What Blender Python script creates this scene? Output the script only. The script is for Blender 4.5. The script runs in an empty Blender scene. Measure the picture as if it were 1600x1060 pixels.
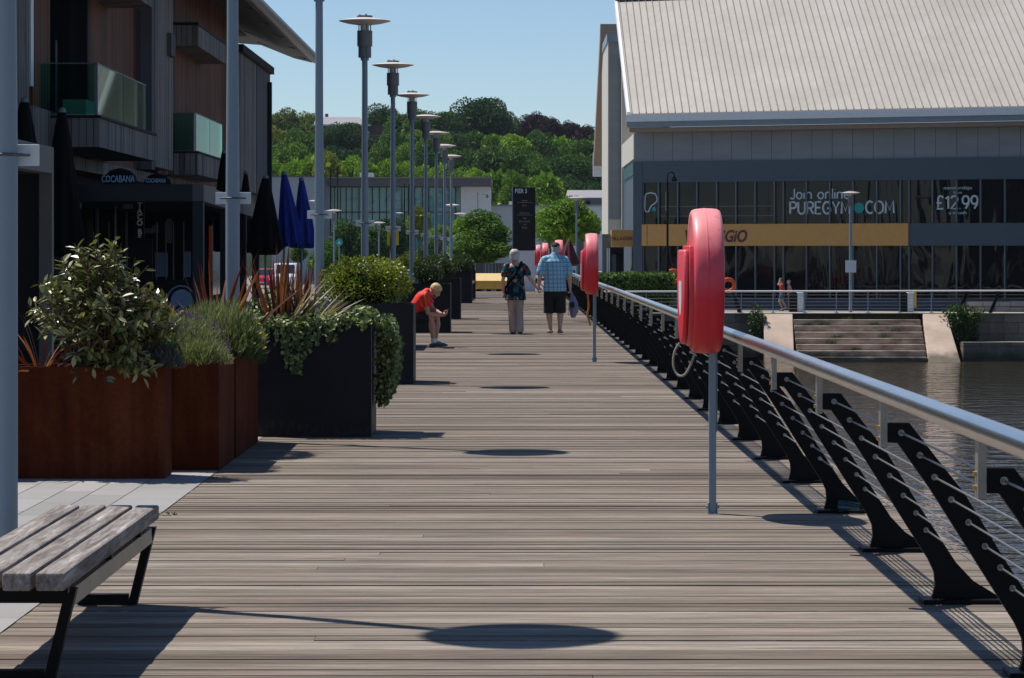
import bpy, bmesh, math, random
from mathutils import Vector, Matrix, Euler, noise
random.seed(11)
R = random.random
U = random.uniform
rad = math.radians
V = Vector
SC = bpy.context.scene
COL = SC.collection
FPX, HOR, CX, EYE = 4800.0, 393.0, 800.0, 1.6

def X(px, Y): return (px-CX)*Y/FPX
def Z(py, Y): return EYE+(HOR-py)*Y/FPX
def PT(px, py, Y): return V((X(px, Y), Y, Z(py, Y)))

# ------------------------------------------------------------------ objects
def wloc(o):
    v = V((0, 0, 0))
    while o is not None:
        v = v+o.location; o = o.parent
    return v

class MB:
    """collects geometry, then links it as ONE mesh object"""
    def __init__(s): s.v = []; s.f = []
    def add(s, vs, fs):
        n = len(s.v); s.v.extend([tuple(p) for p in vs]); s.f.extend([tuple(i+n for i in f) for f in fs]); return s
    def box(s, a, b):
        x0, y0, z0 = a; x1, y1, z1 = b
        if x0 > x1: x0, x1 = x1, x0
        if y0 > y1: y0, y1 = y1, y0
        if z0 > z1: z0, z1 = z1, z0
        return s.add([(x0,y0,z0),(x1,y0,z0),(x1,y1,z0),(x0,y1,z0),(x0,y0,z1),(x1,y0,z1),(x1,y1,z1),(x0,y1,z1)],
              [(0,3,2,1),(4,5,6,7),(0,1,5,4),(1,2,6,5),(2,3,7,6),(3,0,4,7)])
    def hexa(s, b, t):
        """8 corners: bottom loop b (ccw from above), top loop t"""
        n = len(b); vs = list(b)+list(t)
        fs = [tuple(range(n-1, -1, -1)), tuple(range(n, 2*n))]
        for i in range(n):
            j = (i+1) % n; fs.append((i, j, n+j, n+i))
        return s.add(vs, fs)
    def extr(s, poly, d):
        """planar polygon (3D points) extruded along vector d"""
        d = V(d); a = [V(p) for p in poly]; return s.hexa(a, [p+d for p in a])
    def rings(s, rs, closed=True, caps=True):
        n = len(rs[0]); vs = [p for r in rs for p in r]; fs = []
        for k in range(len(rs)-1):
            for i in range(n if closed else n-1):
                j = (i+1) % n
                fs.append((k*n+i, k*n+j, (k+1)*n+j, (k+1)*n+i))
        if caps:
            fs.append(tuple(range(n-1, -1, -1))); m = (len(rs)-1)*n; fs.append(tuple(range(m, m+n)))
        return s.add(vs, fs)
    def cyl(s, p0, p1, r0, r1=None, n=14):
        p0 = V(p0); p1 = V(p1); r1 = r0 if r1 is None else r1
        return s.tube([p0, p1], [r0, r1], n)
    def tube(s, pts, r, n=8, ref=None, caps=True):
        pts = [V(p) for p in pts]; m = len(pts)
        rr = r if isinstance(r, (list, tuple)) else [r]*m
        rs = []
        u = None
        for i, p in enumerate(pts):
            t = (pts[min(i+1, m-1)]-pts[max(i-1, 0)]).normalized()
            if u is None:
                q = V(ref) if ref is not None else (V((0, 0, 1)) if abs(t.z) < .9 else V((1, 0, 0)))
            else: q = u
            u = (q-t*q.dot(t)).normalized(); w = t.cross(u)
            a, b = rr[i] if isinstance(rr[i], (list, tuple)) else (rr[i], rr[i])
            rs.append([p+u*(a*math.cos(2*math.pi*k/n))+w*(b*math.sin(2*math.pi*k/n)) for k in range(n)])
        return s.rings(rs, True, caps)
    def lathe(s, prof, n=20, c=(0, 0, 0), axis='z'):
        """prof: list of (r, h)"""
        c = V(c); rs = []
        for r, h in prof:
            ring = []
            for k in range(n):
                a = 2*math.pi*k/n; x, y = max(r, 1e-4)*math.cos(a), max(r, 1e-4)*math.sin(a)
                ring.append(c+(V((x, y, h)) if axis == 'z' else (V((h, x, y)) if axis == 'x' else V((y, h, x)))))
            rs.append(ring)
        return s.rings(rs)
    def ball(s, c, r, n=12, m=8):
        r = r if isinstance(r, (list, tuple)) else (r, r, r); c = V(c); rs = []
        for i in range(m+1):
            a = -math.pi/2+math.pi*i/m; q = max(math.cos(a), 1e-3)
            rs.append([c+V((r[0]*q*math.cos(2*math.pi*k/n), r[1]*q*math.sin(2*math.pi*k/n), r[2]*math.sin(a))) for k in range(n)])
        return s.rings(rs)
    def mesh(s, name, m=None, smooth=False, off=V((0, 0, 0))):
        me = bpy.data.meshes.new(name)
        me.from_pydata([(p[0]-off.x, p[1]-off.y, p[2]-off.z) for p in s.v], [], s.f)
        me.validate(); me.update()
        if m is not None: me.materials.append(m)
        if smooth:
            me.polygons.foreach_set('use_smooth', [True]*len(me.polygons))
            try: me.set_sharp_from_angle(angle=rad(38))
            except Exception: pass
        return me
    def build(s, name, m=None, parent=None, smooth=False, bevel=0, label=None):
        off = wloc(parent) if parent is not None else V((0, 0, 0))
        o = bpy.data.objects.new(name, s.mesh(name, m, smooth, off)); COL.objects.link(o)
        if parent is not None: o.parent = parent
        if bevel:
            b = o.modifiers.new('bevel', 'BEVEL'); b.width = bevel; b.segments = 2; b.limit_method = 'ANGLE'; b.angle_limit = rad(40)
        if label: o['label'] = label
        return o

def tag(o, label, cat, group=None):
    o['label'] = label; o['category'] = cat
    if group: o['group'] = group
    return o
def structure(o):
    o['kind'] = 'structure'; return o
def thing(name, label, cat, loc=(0, 0, 0), group=None):
    o = bpy.data.objects.new(name, None); o.empty_display_size = .2
    o.location = loc; COL.objects.link(o); return tag(o, label, cat, group)
def copy_tree(o, parent=None):
    c = o.copy(); COL.objects.link(c); c.parent = parent
    for ch in o.children: copy_tree(ch, c)
    return c
def dup(root, loc, label, rz=None, sc=None):
    c = copy_tree(root); c.location = loc; c['label'] = label
    if rz is not None: c.rotation_euler = (0, 0, rz)
    if sc is not None: c.scale = (sc, sc, sc) if not isinstance(sc, tuple) else sc
    return c
def text(name, string, size, m, parent, loc, rz=0, align='LEFT', bold=0.0, ext=.004, shear=0, sx=1.0, space=1.0, line=1.0):
    cu = bpy.data.curves.new(name, 'FONT'); cu.body = string; cu.size = size; cu.align_x = align
    cu.offset = bold; cu.extrude = ext; cu.shear = shear; cu.space_character = space; cu.space_line = line; cu.resolution_u = 4
    t = bpy.data.objects.new(name, cu); COL.objects.link(t)
    me = bpy.data.meshes.new_from_object(t.evaluated_get(bpy.context.evaluated_depsgraph_get()))
    bpy.data.objects.remove(t); bpy.data.curves.remove(cu)
    me.transform(Matrix.Rotation(rz, 4, 'Z') @ Matrix.Rotation(rad(90), 4, 'X') @ Matrix.Diagonal((sx, 1, 1, 1)))
    me.materials.clear(); me.materials.append(m); me.name = name
    o = bpy.data.objects.new(name, me); COL.objects.link(o); o.parent = parent
    o.location = V(loc)-wloc(parent)
    return o

# ------------------------------------------------------------------ materials
class NT:
    def __init__(s, name):
        s.m = bpy.data.materials.new(name); s.m.use_nodes = True; s.t = s.m.node_tree
        s.b = s.t.nodes['Principled BSDF']; s.out = s.t.nodes['Material Output']
    def n(s, typ, **kw):
        x = s.t.nodes.new('ShaderNode'+typ)
        for k, v in kw.items(): setattr(x, k, v)
        return x
    def l(s, a, b): s.t.links.new(a, b)
    def coord(s, scale=(1, 1, 1), what='Object', rot=(0, 0, 0)):
        c = s.n('TexCoord'); mp = s.n('Mapping'); mp.inputs['Scale'].default_value = scale; mp.inputs['Rotation'].default_value = rot
        s.l(c.outputs[what], mp.inputs['Vector']); return mp.outputs['Vector']
    def noise(s, vec, scale=1, detail=4, rough=.6, dist=0):
        x = s.n('TexNoise'); x.inputs['Scale'].default_value = scale; x.inputs['Detail'].default_value = detail
        x.inputs['Roughness'].default_value = rough; x.inputs['Distortion'].default_value = dist
        s.l(vec, x.inputs['Vector']); return x.outputs['Fac']
    def ramp(s, fac, stops, interp='LINEAR'):
        r = s.n('ValToRGB'); r.color_ramp.interpolation = interp; e = r.color_ramp.elements
        while len(e) < len(stops): e.new(.5)
        for i, (p, c) in enumerate(stops): e[i].position = p; e[i].color = (*c, 1) if len(c) == 3 else c
        s.l(fac, r.inputs['Fac']); return r.outputs['Color']
    def math(s, op, a, b=None):
        x = s.n('Math', operation=op)
        for i, q in enumerate((a, b)):
            if q is None: continue
            if isinstance(q, (int, float)): x.inputs[i].default_value = q
            else: s.l(q, x.inputs[i])
        return x.outputs[0]
    def mix(s, fac, a, b, mode='MIX'):
        x = s.n('MixRGB', blend_type=mode)
        for i, q in zip(('Fac', 'Color1', 'Color2'), (fac, a, b)):
            if isinstance(q, (int, float)): x.inputs[i].default_value = q
            elif isinstance(q, tuple): x.inputs[i].default_value = (*q, 1)
            else: s.l(q, x.inputs[i])
        return x.outputs['Color']
    def base(s, c):
        if isinstance(c, tuple): s.b.inputs['Base Color'].default_value = (*c, 1)
        else: s.l(c, s.b.inputs['Base Color'])
    def bump(s, h, strength=.3, dist=.01):
        x = s.n('Bump'); x.inputs['Strength'].default_value = strength; x.inputs['Distance'].default_value = dist
        s.l(h, x.inputs['Height']); s.l(x.outputs['Normal'], s.b.inputs['Normal'])
    def set(s, rough=.6, metal=0, spec=None, **kw):
        s.b.inputs['Roughness'].default_value = rough; s.b.inputs['Metallic'].default_value = metal
        if spec is not None: s.b.inputs['Specular IOR Level'].default_value = spec
        for k, v in kw.items(): s.b.inputs[k].default_value = v
        return s

def mul(c, k): return tuple(min(1, x*k) for x in c)
def plain(name, col, rough=.6, metal=0, var=.18, scale=(5, 5, 5), bump=0, spec=None, bdist=.004):
    t = NT(name).set(rough, metal, spec)
    f = t.noise(t.coord(scale), 1, 5, .62)
    t.base(t.ramp(f, [(.3, mul(col, 1-var)), (.7, mul(col, 1+var))]))
    if bump: t.bump(f, bump, bdist)
    return t.m
def leafmat(name, cols, rough=.45, trans=.25, spec=.5, vary=False):
    t = NT(name).set(rough, 0, spec)
    g = t.n('NewGeometry'); n = len(cols)
    c = t.ramp(g.outputs['Random Per Island'], [(i/max(1, n-1), cc) for i, cc in enumerate(cols)])
    if vary:                                                          # every tree has its own green
        oi = t.n('ObjectInfo'); c = t.mix(1, c, t.ramp(oi.outputs['Random'], [(0, (.72, .78, .85)), (.5, (1.05, 1, .85)), (1, (1.5, 1.35, .85))]), 'MULTIPLY')
    t.base(c)
    if trans:
        tr = t.n('BsdfTranslucent'); t.l(t.mix(1, c, (1.0, 1.25, .5), 'MULTIPLY'), tr.inputs['Color'])
        mx = t.n('MixShader'); mx.inputs['Fac'].default_value = trans
        t.l(t.b.outputs[0], mx.inputs[1]); t.l(tr.outputs[0], mx.inputs[2]); t.l(mx.outputs[0], t.out.inputs['Surface'])
    return t.m
def glassmat(name, tint, refl=.12, rough=.02, opac=0.0):
    t = NT(name); tr = t.n('BsdfTransparent'); tr.inputs['Color'].default_value = (*tint, 1)
    gl = t.n('BsdfGlossy'); gl.inputs['Roughness'].default_value = rough; gl.inputs['Color'].default_value = (.9, .95, .95, 1)
    lw = t.n('LayerWeight'); lw.inputs['Blend'].default_value = refl
    mx = t.n('MixShader'); t.l(lw.outputs['Fresnel'], mx.inputs['Fac']); gl.inputs['Color'].default_value = (.62, .80, .74, 1); t.l(tr.outputs[0], mx.inputs[1]); t.l(gl.outputs[0], mx.inputs[2])
    t.l(mx.outputs[0], t.out.inputs['Surface']); return t.m
def planks(name, cols, pitch=.14, along='v', rough=.75, spec=.3, streak=1.0, gap=.06):
    """vertical timber boards on walls facing any horizontal way"""
    t = NT(name).set(rough, 0, spec)
    c = t.n('TexCoord'); sp = t.n('SeparateXYZ'); t.l(c.outputs['Object'], sp.inputs[0])
    if along == 'v': u = t.math('ADD', sp.outputs['X'], sp.outputs['Y'])
    else: u = sp.outputs['Z']
    q = t.math('DIVIDE', u, pitch); fl = t.math('FLOOR', q); fr = t.math('FRACT', q)
    wn = t.n('TexWhiteNoise', noise_dimensions='1D'); t.l(fl, wn.inputs['W'])
    f = t.noise(t.coord((7, 7, .9) if along == 'v' else (.9, .9, 14)), 1, 6, .7)
    f2 = t.noise(t.coord((.5, .5, .5)), 1, 3)
    s = t.math('ADD', t.math('MULTIPLY', wn.outputs['Value'], .5), t.math('ADD', t.math('MULTIPLY', f, .55*streak), t.math('MULTIPLY', f2, .35)))
    col = t.ramp(s, [(.35+i*.55/(len(cols)-1), cc) for i, cc in enumerate(cols)])
    g = t.math('LESS_THAN', fr, gap)
    t.base(t.mix(g, col, mul(cols[0], .25)))
    t.bump(t.math('SUBTRACT', f, t.math('MULTIPLY', g, 2.0)), .35, .006)
    return t.m

M = {}
M['steel_grey'] = plain('grey_painted_steel', (.20, .26, .31), .42, .0, .06, (3, 3, 1))
M['lamp_body'] = plain('lamp_body_grey', (.19, .18, .18), .5, .2, .1)
M['lamp_disc'] = plain('lamp_disc_pale', (.62, .58, .57), .45, 0, .06)
M['lamp_glass'] = plain('lamp_frosted_glass', (.62, .62, .58), .25, 0, .03)
M['white_plate'] = plain('white_plate', (.62, .66, .68), .4, 0, .05)
M['dark_clamp'] = plain('dark_clamp', (.09, .09, .1), .5, .4)
M['black_steel'] = plain('black_painted_steel', (.0030, .0032, .0042), .5, 0, .2, (6, 6, 6), .1, .16)
M['stainless'] = plain('brushed_stainless', (.66, .65, .63), .25, 1.0, .1, (30, 2, 30), .05)
M['wire'] = plain('wire_rope', (.30, .30, .30), .4, 1.0, .1)
M['bracket'] = plain('bracket_steel', (.30, .28, .25), .45, .7, .15)
M['brass'] = plain('brass_bolt', (.6, .42, .15), .35, 1.0, .1)
M['slate'] = plain('slate_grey_planter', (.0075, .0085, .013), .5, 0, .4, (2, 2, 5), .06, .22)
M['slate_trim'] = plain('slate_planter_trim', (.10, .11, .13), .5, 0, .15)
M['white'] = plain('white_render', (.72, .72, .70), .6, 0, .05)
M['white_lines'] = plain('white_lettering', (.62, .72, .74), .5, 0, .04)
M['teal'] = plain('teal_dot', (.02, .32, .30), .5, 0, .05)
M['black'] = plain('black_matt', (.006, .006, .008), .7, 0, .2, (5, 5, 5), 0, .2)
M['black_cloth'] = plain('black_canvas', (.004, .004, .005), .85, 0, .3, (5, 5, 5), .1, .15)
M['blue_cloth'] = plain('blue_canvas', (.008, .028, .22), .75, 0, .3, (5, 5, 3), .1, .2)
M['maroon_cloth'] = plain('maroon_canvas', (.10, .006, .015), .8, 0, .3)
M['soil'] = plain('potting_soil', (.03, .02, .014), .9, 0, .3, (30, 30, 30), .5)
M['pergola'] = plain('dark_pergola_frame', (.010, .014, .020), .45, 0, .12, (5, 5, 5), 0, .25)
M['pergola_side'] = plain('grey_brown_pergola_beam', (.065, .062, .064), .55, 0, .12)
M['gold'] = plain('gold_fascia', (.70, .365, .115), .55, 0, .05, (5, 5, 5), 0, .2)
M['purple'] = plain('purple_lettering', (.11, .022, .04), .5, 0, .1)
M['navy_panel'] = plain('blue_grey_cladding', (.062, .086, .112), .45, 0, .06)
M['eave_white'] = plain('white_gutter', (.80, .79, .78), .4, 0, .04)
M['cream'] = plain('cream_cladding', (.56, .53, .46), .6, 0, .05)
M['soffit'] = plain('brown_soffit', (.30, .22, .17), .7, 0, .1)
M['mullion'] = plain('grey_mullion', (.15, .17, .19), .45, .3, .08)
M['orange'] = plain('orange_plastic', (.75, .10, .02), .5, 0, .1)
M['yellow'] = plain('yellow_plastic', (.72, .40, .05), .5, 0, .1)
M['yellow_plate'] = plain('yellow_plate', (.75, .55, .03), .45, 0, .05)
M['red_paint'] = plain('red_paint', (.5, .02, .03), .35, 0, .1)
M['tyre'] = plain('tyre_rubber', (.015, .015, .016), .8)
M['carglass'] = plain('dark_car_glass', (.02, .03, .035), .06, 0, .1)
M['headlamp'] = plain('headlamp_glass', (.6, .62, .65), .15, 0, .05)
M['concrete'] = plain('concrete', (.30, .29, .27), .85, 0, .2, (2, 2, 2), .3)
M['quay_stone'] = plain('pale_quay_stone', (.52, .40, .315), .85, 0, .22, (.8, .8, 1.5), .4)
M['bark'] = plain('bark', (.07, .05, .035), .9, 0, .35, (4, 4, 1), .6)
M['stem'] = plain('plant_stem', (.10, .045, .03), .8)
M['skin'] = plain('skin', (.50, .25, .17), .55, 0, .08, (6, 6, 6))
M['skin_pale'] = plain('pale_skin', (.56, .33, .25), .55, 0, .08, (6, 6, 6))
M['rope'] = plain('rope', (.30, .27, .22), .9)
M['gold_rope'] = plain('orange_rope', (.55, .16, .03), .9)
M['lit_yellow'] = plain('sunlit_yellow_plastic', (.66, .47, .20), .5, 0, .06)  # barrier yellow with the sunlight on its top painted in
M['bell'] = plain('pale_blue_bell', (.17, .25, .36), .6, 0, .04)
M['brick'] = plain('far_red_brick', (.12, .055, .05), .85, 0, .15)
M['slate_roof'] = plain('pale_slate_roof', (.27, .26, .28), .7, 0, .1)

# weathered deck boards
t = NT('weathered_deck_timber').set(.82, 0, .2)
g = t.n('NewGeometry')
f = t.noise(t.coord((.22, 3.4, 1)), 1, 9, .86, .25); f2 = t.noise(t.coord((.10, .75, 1)), 1, 5, .7); f3 = t.noise(t.coord((2.2, 95, 1)), 1, 4, .72); f4 = t.noise(t.coord((1.3, 4.5, 1)), 1, 4, .6)
s = t.math('ADD', t.math('MULTIPLY', g.outputs['Random Per Island'], .24), t.math('ADD', t.math('MULTIPLY', f, 1.0), t.math('MULTIPLY', f2, .30)))
c = t.ramp(s, [(.50, (.066, .048, .038)), (.67, (.158, .127, .102)), (.84, (.250, .208, .172)), (1.0, (.41, .355, .305))])
c = t.mix(.22, c, t.ramp(f4, [(.36, (.76, .98, .80)), (.5, (1, 1, 1)), (.64, (1.14, .95, .98))]), 'MULTIPLY')     # lichen green and pink greys
rb = t.n('SeparateXYZ'); t.l(t.coord(), rb.inputs[0])
gr = t.math('FRACT', t.math('DIVIDE', rb.outputs['Y'], .0245))       # the boards' anti-slip grooves
gv = t.math('LESS_THAN', gr, .22)
ck = t.math('LESS_THAN', t.noise(t.coord((.40, 42, 1)), 1, 4, .65, .6), .385)   # long drying cracks
c = t.mix(.85, c, t.ramp(f3, [(.32, (.45, .44, .43)), (.5, (.95, .95, .95)), (.68, (1.45, 1.43, 1.40))]), 'MULTIPLY')
c = t.mix(t.math('MULTIPLY', gv, .45), c, (.03, .025, .022))
sp_ = t.math('GREATER_THAN', t.noise(t.coord((5, 9, 1)), 1, 3, .7), .73)          # spots of dirt and gum
c = t.mix(t.math('MULTIPLY', sp_, .5), c, (.06, .055, .05))
t.base(t.mix(t.math('MULTIPLY', ck, .75), c, (.030, .024, .021)))
t.bump(t.math('SUBTRACT', f, t.math('MULTIPLY', t.math('ADD', gv, ck), .8)), .5, .004); M['deck'] = t.m
# silvery bench timber with white and grey flaking
t = NT('flaking_bench_timber').set(.8, 0, .25)
g = t.n('NewGeometry')
f = t.noise(t.coord((26, 1.5, 16)), 1, 7, .74, .5); f2 = t.noise(t.coord((90, 8, 60)), 1, 4, .7)
s = t.math('ADD', t.math('MULTIPLY', f, .8), t.math('ADD', t.math('MULTIPLY', f2, .22), t.math('MULTIPLY', g.outputs['Random Per Island'], .08)))
t.base(t.ramp(s, [(.38, (.072, .058, .049)), (.5, (.180, .154, .138)), (.61, (.30, .27, .252)), (.74, (.60, .57, .545))]))
t.bump(s, .5, .006); M['bench_wood'] = t.m
t = NT('slate_planter_with_splashes').set(.5, 0, .22)
gp_ = t.n('NewGeometry'); sx_ = t.n('SeparateXYZ'); t.l(gp_.outputs['Position'], sx_.inputs[0])
f = t.noise(t.coord((2, 2, 5)), 1, 5, .62); f2 = t.noise(t.coord((22, 22, 14)), 1, 4, .7); f3 = t.noise(t.coord((11, 11, .6)), 1, 4)
c = t.ramp(t.math('ADD', t.math('MULTIPLY', f, .6), t.math('MULTIPLY', f3, .4)), [(.35, (.0050, .0058, .009)), (.65, (.0115, .0125, .018))])
k = t.math('GREATER_THAN', t.math('SUBTRACT', f2, t.math('MULTIPLY', sx_.outputs['Z'], 1.5)), .40)
t.base(t.mix(t.math('MULTIPLY', k, .45), c, (.045, .040, .034))); t.bump(f, .06, .003); M['slate'] = t.m
# rusted weathering steel
t = NT('rusted_steel').set(.85, 0, .06)
f = t.noise(t.coord((2.2, 2.2, 1.2)), 1, 6, .65, .5); f2 = t.noise(t.coord((40, 40, 40)), 1, 4, .6); f3 = t.noise(t.coord((9, 9, .55)), 1, 4, .6)
s = t.math('ADD', t.math('MULTIPLY', f, .5), t.math('ADD', t.math('MULTIPLY', f2, .22), t.math('MULTIPLY', f3, .34)))
t.base(t.ramp(s, [(.36, (.036, .0080, .004)), (.52, (.080, .018, .007)), (.68, (.130, .038, .015))])); t.bump(f2, .25, .003); M['rust'] = t.m
# sun-bleached lifebuoy housing: bleached pink at the top to red below
def buoy(name, stain):
    t = NT(name).set(.42, 0, .4)
    c = t.n('TexCoord'); sp = t.n('SeparateXYZ'); t.l(c.outputs['Object'], sp.inputs[0])
    f = t.noise(t.coord((5, 5, 4)), 1, 5, .65, .6)
    h = t.math('ADD', sp.outputs['Z'], t.math('MULTIPLY', f, .32))
    col = t.ramp(t.math('SUBTRACT', h, .95), [(.1, (.56, .010, .014)), (.50, (.68, .022, .048)), (.80, (.78, .11, .14)), (1.0, (.86, .30, .31))])
    st = t.math('MULTIPLY', t.math('GREATER_THAN', t.noise(t.coord((9, 9, 5)), 1, 4, .7, 1.0), .63), .28)
    t.base(t.mix(st, col, stain)); t.bump(f, .12, .004); return t.m
M['buoy'] = buoy('bleached_lifebuoy_red', (.30, .10, .10)); M['buoy_moss'] = buoy('stained_lifebuoy_red', (.45, .33, .10))
M['door_red'] = plain('bright_housing_door', (.62, .05, .07), .4, 0, .12, (3, 3, 3))
# water
t = NT('harbour_water').set(.05, 0, .5); t.base((.034, .029, .018)); t.b.inputs['IOR'].default_value = 1.33
f = t.noise(t.coord((.9, 1.0, 1)), 1, 2, .5, .3); f2 = t.noise(t.coord((3.0, 3.6, 1)), 1, 2, .6)
t.bump(t.math('ADD', f, t.math('MULTIPLY', f2, .3)), 1.0, .16); M['water'] = t.m
def tide(mat_):
    """dark wet algae band just above the water line"""
    nt_ = mat_.node_tree; b = nt_.nodes['Principled BSDF']; src = b.inputs['Base Color'].links[0].from_socket
    ge = nt_.nodes.new('ShaderNodeNewGeometry'); sx = nt_.nodes.new('ShaderNodeSeparateXYZ'); nt_.links.new(ge.outputs['Position'], sx.inputs[0])
    nz = nt_.nodes.new('ShaderNodeTexNoise'); nz.inputs['Scale'].default_value = 1.6; nz.inputs['Detail'].default_value = 4; nt_.links.new(ge.outputs['Position'], nz.inputs['Vector'])
    ad = nt_.nodes.new('ShaderNodeMath'); ad.operation = 'MULTIPLY_ADD'; ad.inputs[1].default_value = .7; nt_.links.new(nz.outputs['Fac'], ad.inputs[0]); nt_.links.new(sx.outputs['Z'], ad.inputs[2])
    mr = nt_.nodes.new('ShaderNodeMapRange'); mr.inputs['From Min'].default_value = -2.62; mr.inputs['From Max'].default_value = -2.30; mr.inputs['To Min'].default_value = .75; mr.inputs['To Max'].default_value = 0
    nt_.links.new(ad.outputs[0], mr.inputs['Value'])
    mx = nt_.nodes.new('ShaderNodeMixRGB'); mx.inputs['Color2'].default_value = (.030, .032, .018, 1); nt_.links.new(mr.outputs[0], mx.inputs['Fac']); nt_.links.new(src, mx.inputs['Color1']); nt_.links.new(mx.outputs[0], b.inputs['Base Color'])
# paving slabs
t = NT('pale_granite_paving').set(.75, 0, .3)
g = t.n('NewGeometry'); f = t.noise(t.coord((45, 45, 45)), 1, 4, .7); f2 = t.noise(t.coord((.7, .7, .7)), 1, 4)
s = t.math('ADD', t.math('MULTIPLY', g.outputs['Random Per Island'], .35), t.math('ADD', t.math('MULTIPLY', f, .3), t.math('MULTIPLY', f2, .4)))
t.base(t.ramp(s, [(.3, (.23, .225, .22)), (.8, (.36, .35, .345))])); t.bump(f, .2, .002); M['paving'] = t.m
t = NT('paved_ground').set(.85, 0, .25)
f2 = t.noise(t.coord((.05, .05, .05)), 1, 5, .6); f = t.noise(t.coord((6, 6, 6)), 1, 4, .7)
t.base(t.ramp(t.math('ADD', t.math('MULTIPLY', f, .4), t.math('MULTIPLY', f2, .6)), [(.35, (.15, .145, .14)), (.65, (.24, .23, .22))])); M['ground'] = t.m
t = NT('quay_surface').set(.85, 0, .25)
f = t.noise(t.coord((1.5, 1.5, 1.5)), 1, 5, .7)
t.base(t.ramp(f, [(.3, (.24, .225, .20)), (.7, (.38, .36, .33))])); M['quay_top'] = t.m
# old dock wall, blocks
t = NT('dark_dock_wall').set(.85, 0, .25)
br = t.n('TexBrick'); br.inputs['Scale'].default_value = 1; br.inputs['Brick Width'].default_value = 1.3; br.inputs['Row Height'].default_value = .5
br.inputs['Mortar Size'].default_value = .012
br.inputs['Color1'].default_value = (.12, .105, .09, 1); br.inputs['Color2'].default_value = (.19, .17, .145, 1); br.inputs['Mortar'].default_value = (.04, .037, .033, 1)
t.l(t.coord((1, 1, 1), rot=(rad(90), 0, 0)), br.inputs['Vector'])
f = t.noise(t.coord((1.2, 1.2, .6)), 1, 6, .7)
t.base(t.mix(.7, br.outputs['Color'], t.ramp(f, [(.3, (.45, .45, .42)), (.7, (1.5, 1.45, 1.35))]), 'MULTIPLY')); t.bump(f, .4, .03); M['dock'] = t.m
t = NT('stained_step_stone').set(.85, 0, .25)
f = t.noise(t.coord((.9, 2, 2.5)), 1, 6, .7)
t.base(t.ramp(f, [(.34, (.17, .12, .085)), (.5, (.42, .315, .235)), (.66, (.62, .50, .39))])); t.bump(f, .4, .02); M['step'] = t.m
for k_ in ('dock', 'step', 'quay_stone'): tide(M[k_])
# timber cladding
M['clad_grey'] = planks('silvered_cladding', [(.030, .023, .021), (.075, .060, .055), (.145, .122, .110), (.25, .220, .200)], .125, streak=1.5, gap=.085)
M['clad_brown'] = planks('brown_cladding', [(.026, .0075, .003), (.095, .028, .011), (.21, .075, .034)], .12, streak=1.4, gap=.08)
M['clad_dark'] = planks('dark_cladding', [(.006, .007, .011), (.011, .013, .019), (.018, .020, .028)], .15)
M['clad_pale'] = planks('pale_panel_cladding', [(.08, .08, .085), (.11, .11, .115), (.15, .148, .15)], .42, streak=.4, gap=.02)
M['canopy'] = plain('dark_canopy_soffit', (.060, .056, .058), .6, .0, .1, (2, .3, 2))
M['canopy_edge'] = plain('metal_canopy_edge', (.25, .24, .25), .45, .5, .15, (6, 2, 6))
M['shop'] = plain('dark_shop_glass', (.006, .008, .010), .08, 0, .2)
M['balcony_glass'] = glassmat('green_balcony_glass', (.50, .76, .70), .10)
M['clear'] = glassmat('clear_plastic', (.85, .9, .92), .35)
# dark coated gym windows, slightly wavy panes
t = NT('dark_wavy_glass').set(.04, 0, .30); t.base((.006, .007, .010)); t.b.inputs['IOR'].default_value = 1.5
f = t.noise(t.coord((.55, .55, .13)), 1, 2, .5, 1.4); t.bump(f, .20, .30); M['gym_glass'] = t.m
t = NT('teal_office_glass').set(.06, 0, .5); t.base((.13, .36, .37)); t.b.inputs['IOR'].default_value = 1.6
f = t.noise(t.coord((.4, .4, .3)), 1, 3, .5, .8); t.bump(f, .4, .1); M['office_glass'] = t.m
# panels with thin joints (gym frieze)
t = NT('grey_frieze_panels').set(.5, 0, .35)
c = t.n('TexCoord'); sp = t.n('SeparateXYZ'); t.l(c.outputs['Object'], sp.inputs[0])
fr = t.math('FRACT', t.math('DIVIDE', sp.outputs['X'], .9)); f = t.noise(t.coord((.6, .6, 2)), 1, 4)
t.base(t.mix(t.math('LESS_THAN', fr, .03), t.ramp(f, [(.3, (.22, .235, .25)), (.7, (.27, .285, .30))]), (.09, .095, .10))); M['frieze'] = t.m
t = NT('standing_seam_roof').set(.5, .1, .4)
f = t.noise(t.coord((.35, .25, .25)), 1, 5, .65); f2 = t.noise(t.coord((3, .8, 3)), 1, 4, .7)
t.base(t.ramp(t.math('ADD', t.math('MULTIPLY', f, .6), t.math('MULTIPLY', f2, .4)), [(.35, (.325, .300, .270)), (.65, (.405, .380, .350))])); M['roof'] = t.m
M['roof_seam'] = plain('seam_grey', (.205, .19, .178), .5, .1, .1)
# hill
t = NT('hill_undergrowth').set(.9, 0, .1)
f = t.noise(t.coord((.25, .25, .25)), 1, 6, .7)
t.base(t.ramp(f, [(.35, (.006, .014, .005)), (.7, (.018, .034, .010))])); M['hill'] = t.m
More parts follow.
